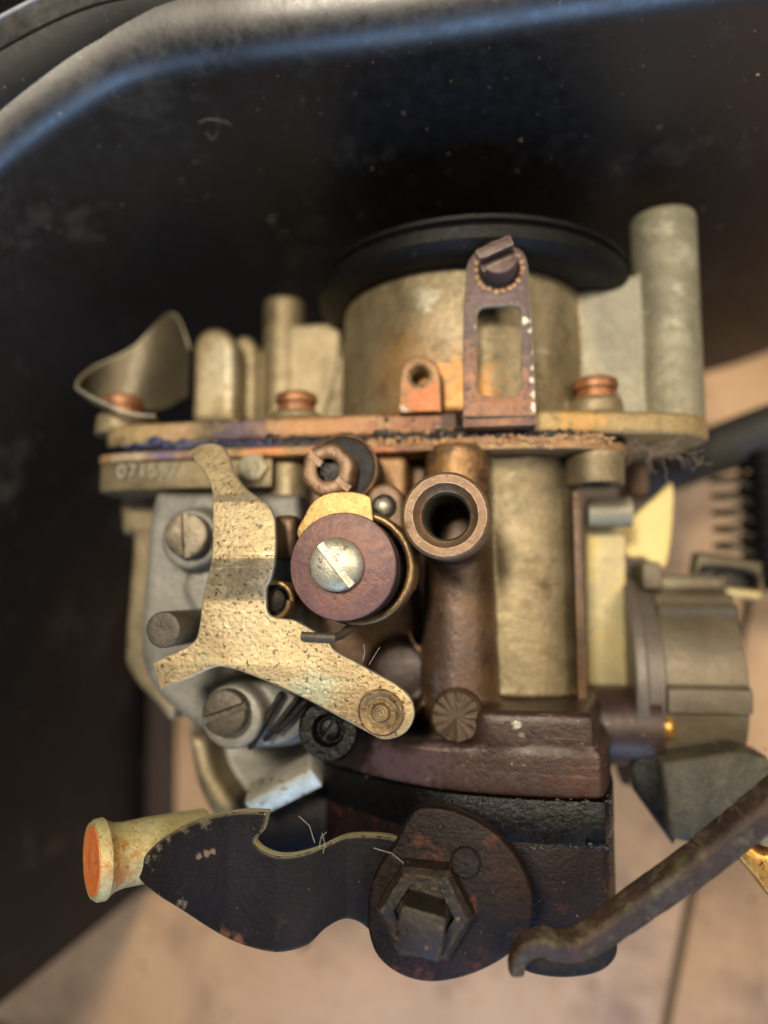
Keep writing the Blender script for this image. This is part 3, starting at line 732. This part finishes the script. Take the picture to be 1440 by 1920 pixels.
# throttle barrel of the body and brown column with the nozzle
yD = ypx(1318, -22, 1000)
build('main_barrel', xf(lathe([(0, yD), (13.9, yD), (13.6, yD+2), (13.4, yL0-3), (14.5, yL0), (0, yL0)], 96), T((xpx(962, -38, 1100), 0, -38)) @ AX_Y), zinc, carb)
build('body_core', box(xpx(600, -46), xpx(1080, -46), yD, yL0, -72, -46, 3), zinc, carb)
cz = -22
colp = lathe([(0, ypx(1390, cz)), (7.4, ypx(1390, cz)), (7.2, ypx(1250, cz)), (6.7, ypx(1050, cz)), (6.5, ypx(900, cz)), (6.5, ypx(868, cz)), (6.3, ypx(848, cz)), (5.8, ypx(843, cz)), (0, ypx(842, cz))], 48)
# give the column depth towards the body
xf(colp, T((xpx(860, cz, 1000), 0, cz)) @ AX_Y)
build('fuel_column', colp, brown, carb)
build('column_root', box(xpx(800, -27, 1100), xpx(915, -27, 1100), ypx(1330, -27), yL0, -45, -25, 1), brown, carb)
c = P(835, 966, 3)
noz = [(7.0, -20), (7.2, -10), (7.35, 1.8), (7.15, 2.6), (6.7, 3.0), (5.35, 3.0), (5.2, 2.75), (4.75, 1.2), (4.15, .7), (4.05, .2), (4.05, -.6), (4.6, -.6), (4.6, -2)]
bor = [(4.05, .15)]
for k in range(9): bor += [(4.05, .2-k*2), (3.75, -.3-k*2), (3.75, -.9-k*2), (4.05, -1.4-k*2)]
nz = lathe(noz, 64)
for v in nz.verts:
    if v.co.z > 2.5: v.co.z += rd.uniform(-.03, .03)
xf(nz, T((c.x, c.y, 0)))
nozm = mat('worn_nozzle', [S(96, 76, 58), S(122, 98, 76), S(140, 114, 90)], .4, (.35, .55), 110, .35, speck=(S(80, 60, 46), .3, 500), wear=(S(190, 168, 140), .6, .4))
nzo = build('inlet_nozzle', nz, nozm, carb, label='open round inlet nozzle pointing at the camera')
sub('threaded_bore', xf(lathe(bor + [(3.6, -19), (0, -19)], 56), T((c.x, c.y, 0))), inner_m, nzo)
build('nozzle_stub', xf(lathe([(4.9, -24), (7.3, -24), (7.3, -5), (4.9, -5), (4.9, -24)], 48), T((c.x, c.y, 0))), brown, carb)
# star headed plug
c = P(855, 1346, -10)
pl = lathe([(0, -22), (4.7, -22), (4.7, -11.6), (4.2, -11), (0, -10.8)], 96)
for v in pl.verts:
    rr = math.hypot(v.co.x, v.co.y)
    if v.co.z > -12 and rr > 1:
        a = math.atan2(v.co.y, v.co.x); v.co.z += .2*math.cos(a*13+.4*math.sin(a*3))+rd.uniform(-.05, .05)
xf(pl, T((c.x, c.y, 0)))
build('star_plug', pl, mat('dark_brown_plug', [S(52, 40, 30), S(70, 54, 40), S(84, 66, 46)], .3, (.4, .6), 200, .5), carb)

# bottom flange stack
def plan_bottom(z_front, l, r, rz):
    return [(xpx(l, -34, 1450), -34), (xpx(l+60, -22, 1450), -22), (xpx(800, -13, 1450), -13+z_front), (xpx(960, -10, 1450), -10+z_front), (xpx(r-40, -10, 1450), -10.2+z_front), (xpx(r, -13, 1450), -13+z_front, ), (xpx(r, -30, 1450)+1, -34), (20, -70), (-40, -70)]
build('throttle_neck', slab([(xpx(880, -12, 1340), -14, 1), (xpx(905, -10, 1340), -9.9), (xpx(1010, -10, 1340), -9.6), (xpx(1108, -10.5, 1340), -9.9), (xpx(1115, -12, 1340), -14), (xpx(1112, -40, 1340), -44), (0, -66), (-34, -60), (xpx(700, -30, 1340), -34)], ypx(1404, -11, 1000), ypx(1332, -11, 1000), 1.2), maroon, carb)
yg1 = ypx(1503, -9, 1080); yg0 = ypx(1585, -9, 1080)
build('throttle_flange', slab(plan_bottom(.6, 600, 1136, 0), yg1, ypx(1404, -11, 1000)+.4, .9), maroon, carb)
build('heat_gasket', slab(plan_bottom(.9, 604, 1139, 0), yg0, yg1-.03, .15), gasket_m, carb, label='thick black gasket block between the throttle flange and the base')
build('manifold_base', slab(plan_bottom(.5, 610, 1138, 0), ypx(1775, -9, 1080), yg0-.03, .5), oily_red, carb, label='oily dark base block under the black gasket')
sp = []
for k in range(70):
    px = rd.uniform(960, 1140); py = rd.choice((rd.gauss(1503, 3), rd.gauss(1588, 3)))
    sp.append((P(px, py, -8.9), rd.uniform(.1, .32)))
for k in range(60): sp.append((P(1141+rd.uniform(-4, 3), rd.uniform(1490, 1660), -12), rd.uniform(.12, .4)))
build('base_grime', crumbs(sp, 9), dark_crumb, carb, kind='stuff')

build('rear_base', box(xpx(440, -30, 1560), xpx(720, -30, 1560), ypx(1640, -30), ypx(1505, -30), -60, -32, 1.2), oily, carb)
build('added_glint_rod', cyl_y(1066, -37, 1.2, ypx(1290, -37, 1060), ypx(930, -37, 1060), .3, 1100, 24), steel, carb)  # added rod, stands in for a white reflection down the barrel's right side
# lower left: bowl side, pale lug, dark bush
build('bowl_side', sheet([(345, 1360, 1), (470, 1385), (640, 1400), (660, 1500), (560, 1560), (420, 1560), (360, 1470)], -40, 16, 4), cover_m, carb)
build('bowl_strap', sheet([(348, 1375, 1), (382, 1385, 1), (400, 1450), (440, 1520), (400, 1540, 1), (365, 1470)], -30, 10, 2), zinc, carb)
lug = box(-7.6, 7.6, -2.3, 2.3, -4, 2, .6); c = P(533, 1478, -22); xf(lug, T(c) @ RX(24) @ RY(11) @ RZ(25))
build('pale_lug', lug, steel, carb, label='pale bluish lug catching the light above the dark lever')
c = P(615, 1370, -8)
bush = build('dark_bush', xf(lathe([(0, -25), (5.6, -25), (5.6, -.8), (5.0, 0), (3.0, 0), (2.6, -.6), (2.4, -2), (0, -2)], 44), T((c.x, c.y, -8))), gasket_m, carb)
sub('bush_screw', xf(slotted_head(2.0, 1.6, 60, .7, .8), T((c.x, c.y, -10))), gasket_m, bush)

# ---- choke lever stack
piv = P(642, 1062, 3.2)
lv = [(357, 850), (364, 838), (390, 831), (415, 836), (428, 855), (438, 885), (455, 910), (475, 927), (500, 945), (512, 965), (516, 990), (515, 1045), (508, 1085), (499, 1105), (499, 1140), (508, 1155), (530, 1160),
      (548, 1162), (565, 1170), (590, 1185), (613, 1198), (625, 1218), (660, 1238), (700, 1260), (745, 1285), (770, 1310), (777, 1340), (766, 1368), (745, 1383), (720, 1387), (700, 1380), (640, 1347), (560, 1305),
      (480, 1270), (430, 1253), (400, 1252), (350, 1275), (299, 1293, 1), (285, 1244, 1), (300, 1236), (345, 1215), (366, 1199), (373, 1175), (380, 1120), (388, 1085), (395, 1045), (398, 1000), (397, 940), (394, 910), (385, 890), (370, 870)]
zb = [(2000, 0), (1125, 0), (1046, 2.6), (940, .6), (928, -.3), (820, -4.6)]
def zof(py):
    for (a, za), (b_, zb_) in zip(zb, zb[1:]):
        if b_ <= py <= a: return zb_ + (za-zb_)*(py-b_)/(a-b_)
    return 0
lp = []
for p in lv:
    q = P(p[0], p[1], zof(p[1])); lp.append((q.x, q.y) + tuple(p[2:]))
lp = smooth(lp, 5)
bmv = plate([lp], 1.3, .34, 3)
bend(bmv, 1, [(P(450, py, z).y, z) for py, z in zb[1:]] + [(P(450, 1400, 0).y, 0)])
xf(bmv, T((0, 0, -.65)))
lever = build('choke_lever', bmv, lever_m, carb, edge=bare, face=.86, label='speckled brass plated three armed lever with a folded upper arm')
c = P(715, 1335, 0)
sub('rivet', xf(lathe([(0, -4), (3.6, -4), (3.6, -.1), (3.9, .25), (3.5, .7), (2.9, .6), (2.6, .35), (1.7, .4), (1.3, 1.0), (.6, 1.1), (.5, .6), (0, .5)], 40), T((c.x, c.y, 0)) @ RX(4) @ RY(-3)), rivet_m, lever)
# bright tab behind the washer
build('brass_tab', sheet([(560, 1010), (572, 965), (590, 938), (620, 924), (660, 922), (690, 930), (696, 945), (695, 1010), (640, 1060)], .2, 1.2, .25), tab_m, carb, edge=bare, face=.6, label='bright speckled brass tab showing above the maroon washer')
# hub and washer and screw
hc = (piv.x+.4, piv.y-.2)
build('pivot_hub', xf(lathe([(0, -24), (8.4, -24), (8.4, -7), (8.9, -6), (8.9, 1.2), (0, 1.2)], 56), T((hc[0], hc[1], 0))), oily, carb)
wsh = build('pivot_washer', xf(lathe([(0, 1.0), (8.8, 1.0), (9.0, 1.3), (9.0, 2.8), (8.85, 3.1), (8.6, 3.2), (0, 3.2)], 80), T((piv.x, piv.y, 0))), washer_m, carb, label='large maroon washer under the bright slotted screw')
c = P(627, 1056, 5)
build('pivot_screw', xf(slotted_head(4.45, 3.3, -52, 1.25, 1.7, .6, 56), T((c.x+.2, c.y-.2, 3.1))), steel, carb, label='bright domed slotted screw at the centre of the maroon washer')
# torsion spring round the hub
sc_ = P(668, 1064, -1)
hp = helix((sc_.x, sc_.y), 9.3, -8.5, -1.2, 3.6, 30, a0=-.4)
build('torsion_spring', sweep(hp, .75, 3), wire_m, carb)
e0 = P(566, 1193, .9); e1 = P(625, 1196, 1.1); e2 = P(640, 1190, -1.5); e3 = P(660, 1175, -4)
build('spring_end', sweep([tuple(e0), tuple(e0.lerp(e1, .5)), tuple(e1), tuple(e2), tuple(e3)], .78, 4), pin_m, carb)
# little coil seen in the lever's notch
c0 = P(520, 1125, -5)
build('return_coil', sweep(helix((c0.x, c0.y), 3.2, -9, -1.5, 4, 20), .55, 3), wire_m, carb)
build('spring_guide', cyl_z((c0.x, c0.y), 2.0, -16, -3), oily, carb)
gd = box(-2.2, 2.2, -4.2, 4.2, -4, 4, .8); c = P(543, 1010, -10); xf(gd, T(c)); build('cast_stop', gd, brown, carb)

# brass castellated nut with black collar
c = P(613, 880, -4); cb = P(640, 878, -8)
nut_bm = lathe([(2.0, -7), (5.0, -7), (5.0, -.8), (4.6, -.2), (4.2, 0), (2.5, 0), (2.1, -.3), (2.0, -1)], 6*9)
for v in nut_bm.verts:
    a = math.atan2(v.co.y, v.co.x); r = math.hypot(v.co.x, v.co.y)
    if r > 3.5:
        k = 1-.075*(1-abs(math.cos(a*3))) ; v.co.x *= k; v.co.y *= k
for cc in (-.75, -.65, .65, .75):
    for no in ((0, 1, 0), (1, 0, 0)):
        bmesh.ops.bisect_plane(nut_bm, geom=nut_bm.verts[:]+nut_bm.edges[:]+nut_bm.faces[:], plane_co=Vector(no)*cc, plane_no=no, dist=1e-5)
for v in nut_bm.verts:
    if v.co.z > -2 and abs(v.co.y) < .7: v.co.z = -1.9
xf(nut_bm, T((c.x, c.y, -4)) @ RZ(-42))
nut = build('castellated_nut', nut_bm, bronze, carb, label='bronze hexagon nut with a cross slot and a dark bore')
sub('bore', cyl_z(c, 2.05, -14, -6.4), gasket_m, nut)
build('nut_collar', xf(lathe([(0, -24), (6.2, -24), (6.2, -9.5), (5.9, -8.6), (5.0, -8.4), (0, -8.4)], 48), T((cb.x, cb.y, 0))), black_r, carb)
build('nut_shoulder', xf(lathe([(5.2, -10.5), (6.35, -10.5), (6.5, -9.2), (6.4, -8.3), (6.0, -8.0), (5.7, -8.6), (5.2, -10.5)], 48), T((cb.x+.3, cb.y, 0))), bronze, carb)
# ball and seat
c = P(720, 950, -8)
build('seat_pad', sheet([(690, 1010), (686, 940), (700, 912), (730, 906), (752, 925), (758, 960), (748, 1010)], -8, 12, .9), nozm, carb)
build('ball_cup', xf(lathe([(1.3, .05), (1.9, .3), (2.2, .25), (2.3, 0), (2.3, -.4)], 32), T((c.x, c.y, -7.9))), oily, carb)
build('steel_ball', xf(lathe([(1.7*math.cos(a), 1.3*math.sin(a)) if k < 8 else (0, 1.3) for k, a in enumerate([math.pi/2*j/8 for j in range(9)])], 32), T((c.x-.1, c.y, -7.9))), steel, carb)

# thin plate, tan plate and spindle at the right
x0 = xpx(1087, -26, 1100)
tp = box(x0-.9, x0+.9, ypx(1305, -26), ypx(928, -26), -46, -26, .25)
build('thin_plate', tp, brown, carb)
build('tan_plate', sheet([(1098, 960, 1), (1172, 958, 1), (1176, 1290, 1), (1100, 1290, 1)], -46, 3, .4, sm=False), tanplate, carb)
build('spindle', xf(lathe([(0, 0), (3.2, 0), (3.2, 9), (0, 9)], 32), T((xpx(1098, -44), ypx(970, -44), -40)) @ AX_X), zinc_grey, carb)
yy = ypx(1355, -44, 1150)
build('side_tube', xf(lathe([(0, 0), (8.2, 0), (8.2, 15), (0, 15)], 48), T((xpx(1090, -44, 1355), yy, -42)) @ AX_X), maroon, carb)
cr = [P(*p) for p in ()]
crm = sheet([(1150, 1020), (1160, 985), (1190, 965), (1230, 930), (1262, 905), (1262, 985), (1250, 1060), (1225, 1058), (1205, 1045), (1180, 1045)], -54, 3, 1.0)
build('cream_tab', crm, cream, carb, label='tab behind the right side, bright lamp light put into its cream colour')
nr = box(xpx(1176, -60, 920), xpx(1215, -60, 920), ypx(940, -60), yF0, -75, -58, 1); build('rear_lug', nr, brown, carb)

# choke unit at the right
UZ = -58.0
uc = P(1300, 1268, UZ); R_ = 21.5
xa = xpx(1236, -42, 1260); xb = xpx(1388, -42, 1260)
ribs = [(58, 2.2), (38, 2.2), (-4, 2.0), (-10, 1.2)]
prof = []
n_ = 160
for k in range(n_):
    a = 2*math.pi*k/n_; r = R_
    d = math.degrees(a)
    for (rc, w) in ((358, 2.6), (351, 2.6), (45, 3.0), (53, 2.6), (76, 3), (91, 2.4), (128, 5)):
        if abs(((d-rc+180) % 360)-180) < w: r = R_+1.9
    prof.append((r*math.sin(a), r*math.cos(a)))       # (y, z)
cup = plate([[(-q, p) for p, q in prof]], xb-xa, .5)
# plate local: x -> -z, y -> y, z -> x
Mx = Matrix(((0, 0, 1, 0), (0, 1, 0, 0), (-1, 0, 0, 0), (0, 0, 0, 1)))
xf(cup, T(((xa+xb)/2, uc.y, UZ)) @ Mx)
unit = build('choke_housing', cup, unit_m, carb, label='ribbed grey round choke housing at the right side')
xd = xpx(1182, -40, 1250)
sub('mounting_disc', xf(lathe([(0, 0), (24.0, 0), (24.3, .4), (24.3, 2.2), (23.9, 2.6), (22.6, 2.6), (22.4, 6.0), (0, 6.0)], 80), T((xd, uc.y, UZ)) @ AX_X), disc_m, unit)
c = P(1240, 1362, -39)
sub('disc_screw', xf(slotted_head(2.6, 2.2, 30, .8), T((c.x+.8, c.y, c.z)) @ RY(70)), brass_b, unit)
sub('ear', box(xpx(1212, -40, 1080), xpx(1250, -40, 1080), uc.y+20, uc.y+26, UZ-2, UZ+14, .8), unit_m, unit)
# grey dusty bracket and dark triangular plate below it
build('dark_gusset', sheet([(1185, 1430, 1), (1240, 1410, 1), (1275, 1560, 1), (1262, 1585, 1), (1190, 1485, 1)], -36, 4, .4, sm=False), gasket_m, carb)
greyb = mat('dusty_grey_bracket', [S(46, 44, 35), S(66, 63, 51), S(86, 82, 67)], .15, (.5, .7), 80, .6, dust=(S(104, 98, 78), .4, 200))
build('grey_bracket', sheet([(1240, 1430, 1), (1395, 1405, 1), (1440, 1420, 1), (1520, 1560), (1400, 1605), (1330, 1590), (1260, 1575, 1)], -30, 10, 1.2), greyb, carb)
# fork lug, brass, at the right edge
fk = sheet([(1370, 1590), (1395, 1555), (1440, 1520), (1500, 1540), (1500, 1720), (1450, 1690), (1410, 1640)], -14, 5, .9, [pxcirc(1436, 1570, 26, -14, 32)])
build('brass_fork', fk, brass_b, carb, label='bright brass fork with a hole at the right edge')
c = P(1438, 1570, -15); build('fork_pin', cyl_z(c, 1.7, -24, -15), zinc_grey, carb)

# ---- throttle lever (dark, bottom)
tl = [(246, 1655), (256, 1618), (300, 1576), (370, 1540), (440, 1522), (502, 1522, 1), (494, 1556), (478, 1578), (500, 1598), (540, 1607), (590, 1600), (630, 1588), (680, 1588), (740, 1600), (780, 1650), (770, 1740), (720, 1790),
      (690, 1782), (662, 1758), (632, 1748), (602, 1757), (572, 1780), (530, 1787), (470, 1776), (400, 1746), (330, 1708), (280, 1682)]
bm = plate([pxloop(tl, 4.5, 6)], 2.2, .4, 3)
xs = lambda px: P(px, 1650, 4.5).x
bend(bm, 0, [(xs(230), -2.6), (xs(300), -1.2), (xs(430), .4), (xs(520), .2), (xs(580), -1.4), (xs(640), -4.6), (xs(690), -5.4), (xs(800), -5.4)])
xf(bm, T((0, 0, 3.4)))
tlv = build('throttle_lever', bm, leverdark, carb, edge=edge_pale, face=.45, label='dark oily throttle lever with a pale rim at its left end')
dsc = [(790, 1514), (850, 1520), (915, 1552), (965, 1602), (995, 1665), (1000, 1715), (988, 1755), (945, 1798), (880, 1830), (810, 1843), (752, 1830), (708, 1795), (690, 1745), (690, 1690), (702, 1640), (738, 1585), (765, 1535)]
sub('cam_disc', sheet(dsc, 3.6, 3.2, .6), oily_red, tlv)
nc = P(797, 1705, 6)
nt_ = lathe([(0, 3), (7.3, 3), (7.3, 7.2), (6.4, 8.1), (4.6, 8.1), (4.2, 7.2), (0, 7.2)], 6); xf(nt_, T((nc.x, nc.y, 0)) @ RZ(-2))
sub('hex_nut', nt_, worn_bolt, tlv)
tg = box(-3.4, 3.4, -3.2, 3.2, 5, 13, .7); nc2 = P(785, 1752, 13); xf(tg, T((nc2.x+.2, nc2.y, 0)) @ RZ(-12))
sub('square_tang', tg, worn_bolt, tlv)
c = P(873, 1618, 4); sub('stud', xf(lathe([(0, 3), (2.4, 3), (2.3, 4.2), (2.0, 4.5), (0, 4.5)], 32), T((c.x, c.y, 0))), oily, tlv)
# roller pin with the orange end at the far left
p0 = P(172, 1614, 3.5); p1 = P(330, 1592, -4)
dirv = (p1-p0); Lp = dirv.length
rp = P(172, 1538, 3.5).y - P(172, 1614, 3.5).y
rl = lathe([(0, .1), (rp*.38, .1), (rp*.52, .35), (rp*.78, .1), (rp*.92, 0), (rp*.99, .6), (rp, 1.8), (rp*.9, 2.6), (rp*.84, 3.4), (rp*.80, 5), (rp*.82, 9), (rp*.78, Lp+6), (0, Lp+6)], 48)
rp *= .9; q = (dirv + Vector((1, 0, -4.5))).to_track_quat('Z', 'Y').to_matrix().to_4x4()
xf(rl, T(p0) @ q)
rol = sub('roller_pin', rl, pale, tlv, label='corroded yellow green roller pin')
oc = lathe([(0, -.06), (rp*.38, -.06), (rp*.52, .16), (rp*.78, -.1), (rp*.93, -.1), (rp*.97, .4)], 48); xf(oc, T(p0) @ q)
sub('roller_end', oc, orange_m, tlv, label='orange rusty end face of the roller pin')

pour('body_casting', .5, 7)
pour('lid_casting', .5, 5)
pour('pump_cover', .42, 5)
CAST['pump_cover'][0]['label'] = 'grey pump cover held by two slotted screws'
# ---------------------------------------------------------------- linkage rod (hooked through the lever, resting on it)
rod_org = P(1050, 1760, 0)
pts = [(968, 1826, 8), (970, 1800, 8), (986, 1776, 8), (1015, 1765, 7.5), (1050, 1772, 6.5), (1090, 1766, 5.5), (1140, 1735, 4.5), (1200, 1692, 4), (1300, 1622, 4), (1400, 1542, 4), (1520, 1444, 4)]
path = sm3([tuple(P(*p)) for p in pts], 6)
rad = [.9, 1.2, 1.5, 1.7, 1.85, 2.0, 2.1, 2.2, 2.3, 2.4, 2.45]
bm = bmesh.new(); rows = []
nseg = 32
for k, p in enumerate(path):
    t = (path[min(k+1, len(path)-1)]-path[max(0, k-1)]).normalized()
    u = Vector((0, 0, 1)).cross(t).normalized(); v = t.cross(u)
    f = k/(len(path)-1)*(len(rad)-1); i = min(int(f), len(rad)-2); r = rad[i]+(rad[i+1]-rad[i])*(f-i)
    ring_ = []
    for j in range(nseg):
        a = 2*math.pi*j/nseg + .3
        b_ = a-.35
        sq = 1/max(abs(math.cos(b_)), abs(math.sin(b_)))
        q_ = r*min(sq, 1.2)*(1+rd.uniform(-.02, .02))
        ring_.append(bm.verts.new(p + u*(q_*math.cos(a)) + v*(q_*math.sin(a))))
    rows.append(ring_)
for A, B in zip(rows, rows[1:]):
    for j in range(nseg): bm.faces.new((A[j], A[(j+1) % nseg], B[(j+1) % nseg], B[j]))
bm.faces.new(rows[0][::-1]); bm.faces.new(rows[-1]); bmesh.ops.recalc_face_normals(bm, faces=bm.faces)
rod = thing('linkage_rod', 'grimy linkage rod slanting to the right edge, hooked beside the dark cam disc', 'rod', rod_org)
build('shaft', bm, rod_m, rod, org=rod_org, angle=30)
hk = sm3([tuple(P(*p)) for p in [(1128, 1745, 1), (1130, 1775, 0), (1105, 1795, 0), (1050, 1802, 0), (1000, 1795, 0), (970, 1778, 0)]], 6)
build('bent_end', sweep([tuple(p) for p in hk], 2.1, 4), oily, rod, org=rod_org)
# fluff on rod and bracket
fb = bmesh.new()
for k in range(46):
    px = rd.gauss(1330, 55); py = 1440+(1400-px)*.55 + rd.gauss(0, 34) ; z = 7
    a = P(px, py, z if py > 1500-(px-1300)*.8 else -24)
    pp = [a]
    d = Vector((rd.uniform(-1, 1), rd.uniform(-1, 1), rd.uniform(-.2, .5)))
    for j in range(6):
        d = (d + Vector((rd.uniform(-.7, .7), rd.uniform(-.7, .7), rd.uniform(-.4, .4)))).normalized(); pp.append(pp[-1]+d*rd.uniform(.3, .9))
    join(fb, sweep([tuple(p) for p in pp], .028, 0))
fl2 = build('fluff', fb, mat('grey_fluff', [S(90, 86, 70), S(120, 112, 92)], 0, (.7, .9), 200, 0, org=O0), kind='stuff'); fl2['label'] = 'grey fluff and hairs caught on the rod and dusty bracket'
# cobweb under the right end of the flange
fb = bmesh.new()
for k in range(60):
    a = P(rd.gauss(1235, 26), rd.gauss(840, 10), -28-rd.random()*8); pp = [a]; d = Vector((rd.uniform(-1, 1), rd.uniform(-.5, .5), rd.uniform(-1, 1)))
    for j in range(8):
        d = (d + Vector((rd.uniform(-.8, .8), rd.uniform(-.8, .8), rd.uniform(-.8, .8)))).normalized(); pp.append(pp[-1]+d*rd.uniform(.4, 1.2))
    join(fb, sweep([tuple(p) for p in pp], .035, 0))
cw = build('cobweb', fb, mat('pale_cobweb', [S(150, 130, 120), S(176, 156, 140)], 0, (.7, .9), 200, 0, org=O0), kind='stuff'); cw['label'] = 'tangled pale cobweb under the right end of the flange'

# ---------------------------------------------------------------- hose, spring, clip at the right edge
hp = sm3([tuple(P(*p)) for p in [(1180, 905, -112), (1250, 880, -108), (1340, 845, -100), (1440, 808, -92), (1560, 770, -84)]], 6)
ho = build('rubber_hose', sweep([tuple(p) for p in hp], 7.2, 6), hose_m, org=P(1340, 845, -100)); tag(ho, 'dark dusty rubber hose slanting behind the right end of the flange', 'hose')
c = P(1425, 960, -95)
dt = []
for k in range(16): dt += [(7.6, -22+k*2.8), (8.6, -21+k*2.8), (8.6, -20+k*2.8), (7.6, -19.4+k*2.8)]
tubo = build('corrugated_tube', xf(lathe([(0, -22)] + dt + [(0, 24)], 40), T((c.x+3.5, c.y, -95)) @ AX_Y), black_r, org=c)
tag(tubo, 'black corrugated tube standing at the right edge', 'tube')
c = P(1372, 955, -88)
co_ = build('coil_spring', sweep(helix((c.x, -88), 4.6, P(1372, 1040, -88).y, P(1372, 885, -88).y, 5, 22, axis='y'), .7, 3), clip_m, org=c); tag(co_, 'loose wire coil spring beside the black corrugated tube', 'spring')
cl_org = P(1370, 1075, -62)
clp = thing('wire_clip', 'greenish metal clip with rounded lugs above the ribbed choke housing', 'clip', cl_org)
build('bar', sheet([(1305, 1040, 1), (1318, 1035), (1420, 1050), (1432, 1062), (1432, 1120), (1418, 1120, 1), (1414, 1078), (1318, 1066), (1322, 1098), (1312, 1108), (1298, 1100)], -62, 5, 1), clip_m, clp, org=cl_org)
build('lug', sheet([(1340, 1085), (1352, 1075), (1366, 1085), (1364, 1106), (1350, 1110), (1340, 1100)], -62, 5, 1), clip_m, clp, org=cl_org)
build('plate', sheet([(1360, 1100, 1), (1432, 1108, 1), (1432, 1126, 1), (1362, 1120, 1)], -60, 6, .8), tanplate, clp, org=cl_org)
build('backing', sheet([(1316, 1060, 1), (1416, 1075, 1), (1416, 1112, 1), (1316, 1105, 1)], -66, 3, .5), gasket_m, clp, org=cl_org)

# hairs caught on the dark lever
fb = bmesh.new()
for pts in ([(598, 1590), (602, 1570), (612, 1560)], [(700, 1590), (735, 1600), (768, 1628)], [(606, 1600), (609, 1582), (604, 1562)], [(560, 1530), (580, 1548), (590, 1580)], [(680, 1240), (684, 1222), (682, 1208)], [(692, 1246), (704, 1226), (712, 1214)]):
    join(fb, sweep([tuple(P(x, y, 5.2+i*.4)) for i, (x, y) in enumerate(pts)], .026, 1))
hr = build('hairs', fb, mat('white_hair', [S(170, 166, 156), S(200, 196, 184)], 0, (.5, .7), 200, 0, org=O0), kind='stuff'); hr['label'] = 'fine white hairs caught on the dark lever and in its notch'
gr = [(P(rd.uniform(150, 1430), rd.uniform(1650, 1915), -FLOOR+.1), rd.uniform(.15, .7)) for k in range(46)]
gt = build('floor_grit', crumbs(gr, 12), mat('floor_grit', [S(70, 54, 40), S(110, 88, 64)], 0, (.6, .8), 200, 0, org=O0), kind='stuff'); gt['label'] = 'brown grit scattered on the beige tiles'
# twig on the tiles
tw = P(568, 1772, -FLOOR+.8)
t0 = P(560, 1783, -FLOOR+.6); t1 = P(578, 1758, -FLOOR+1.2)
bm = sweep([tuple(t0), tuple(t0.lerp(t1, .5)+Vector((.3, 0, .2))), tuple(t1)], .6, 2)
join(bm, sweep([tuple(t0.lerp(t1, .6)), tuple(P(585, 1765, -FLOOR+1.4))], .45, 2)); join(bm, sweep([tuple(t0.lerp(t1, .35)), tuple(P(572, 1776, -FLOOR+1.0))], .6, 2))
tag(build('twig', bm, oily, org=tw), 'tiny dark twig on the beige tiles below the dark lever', 'twig')
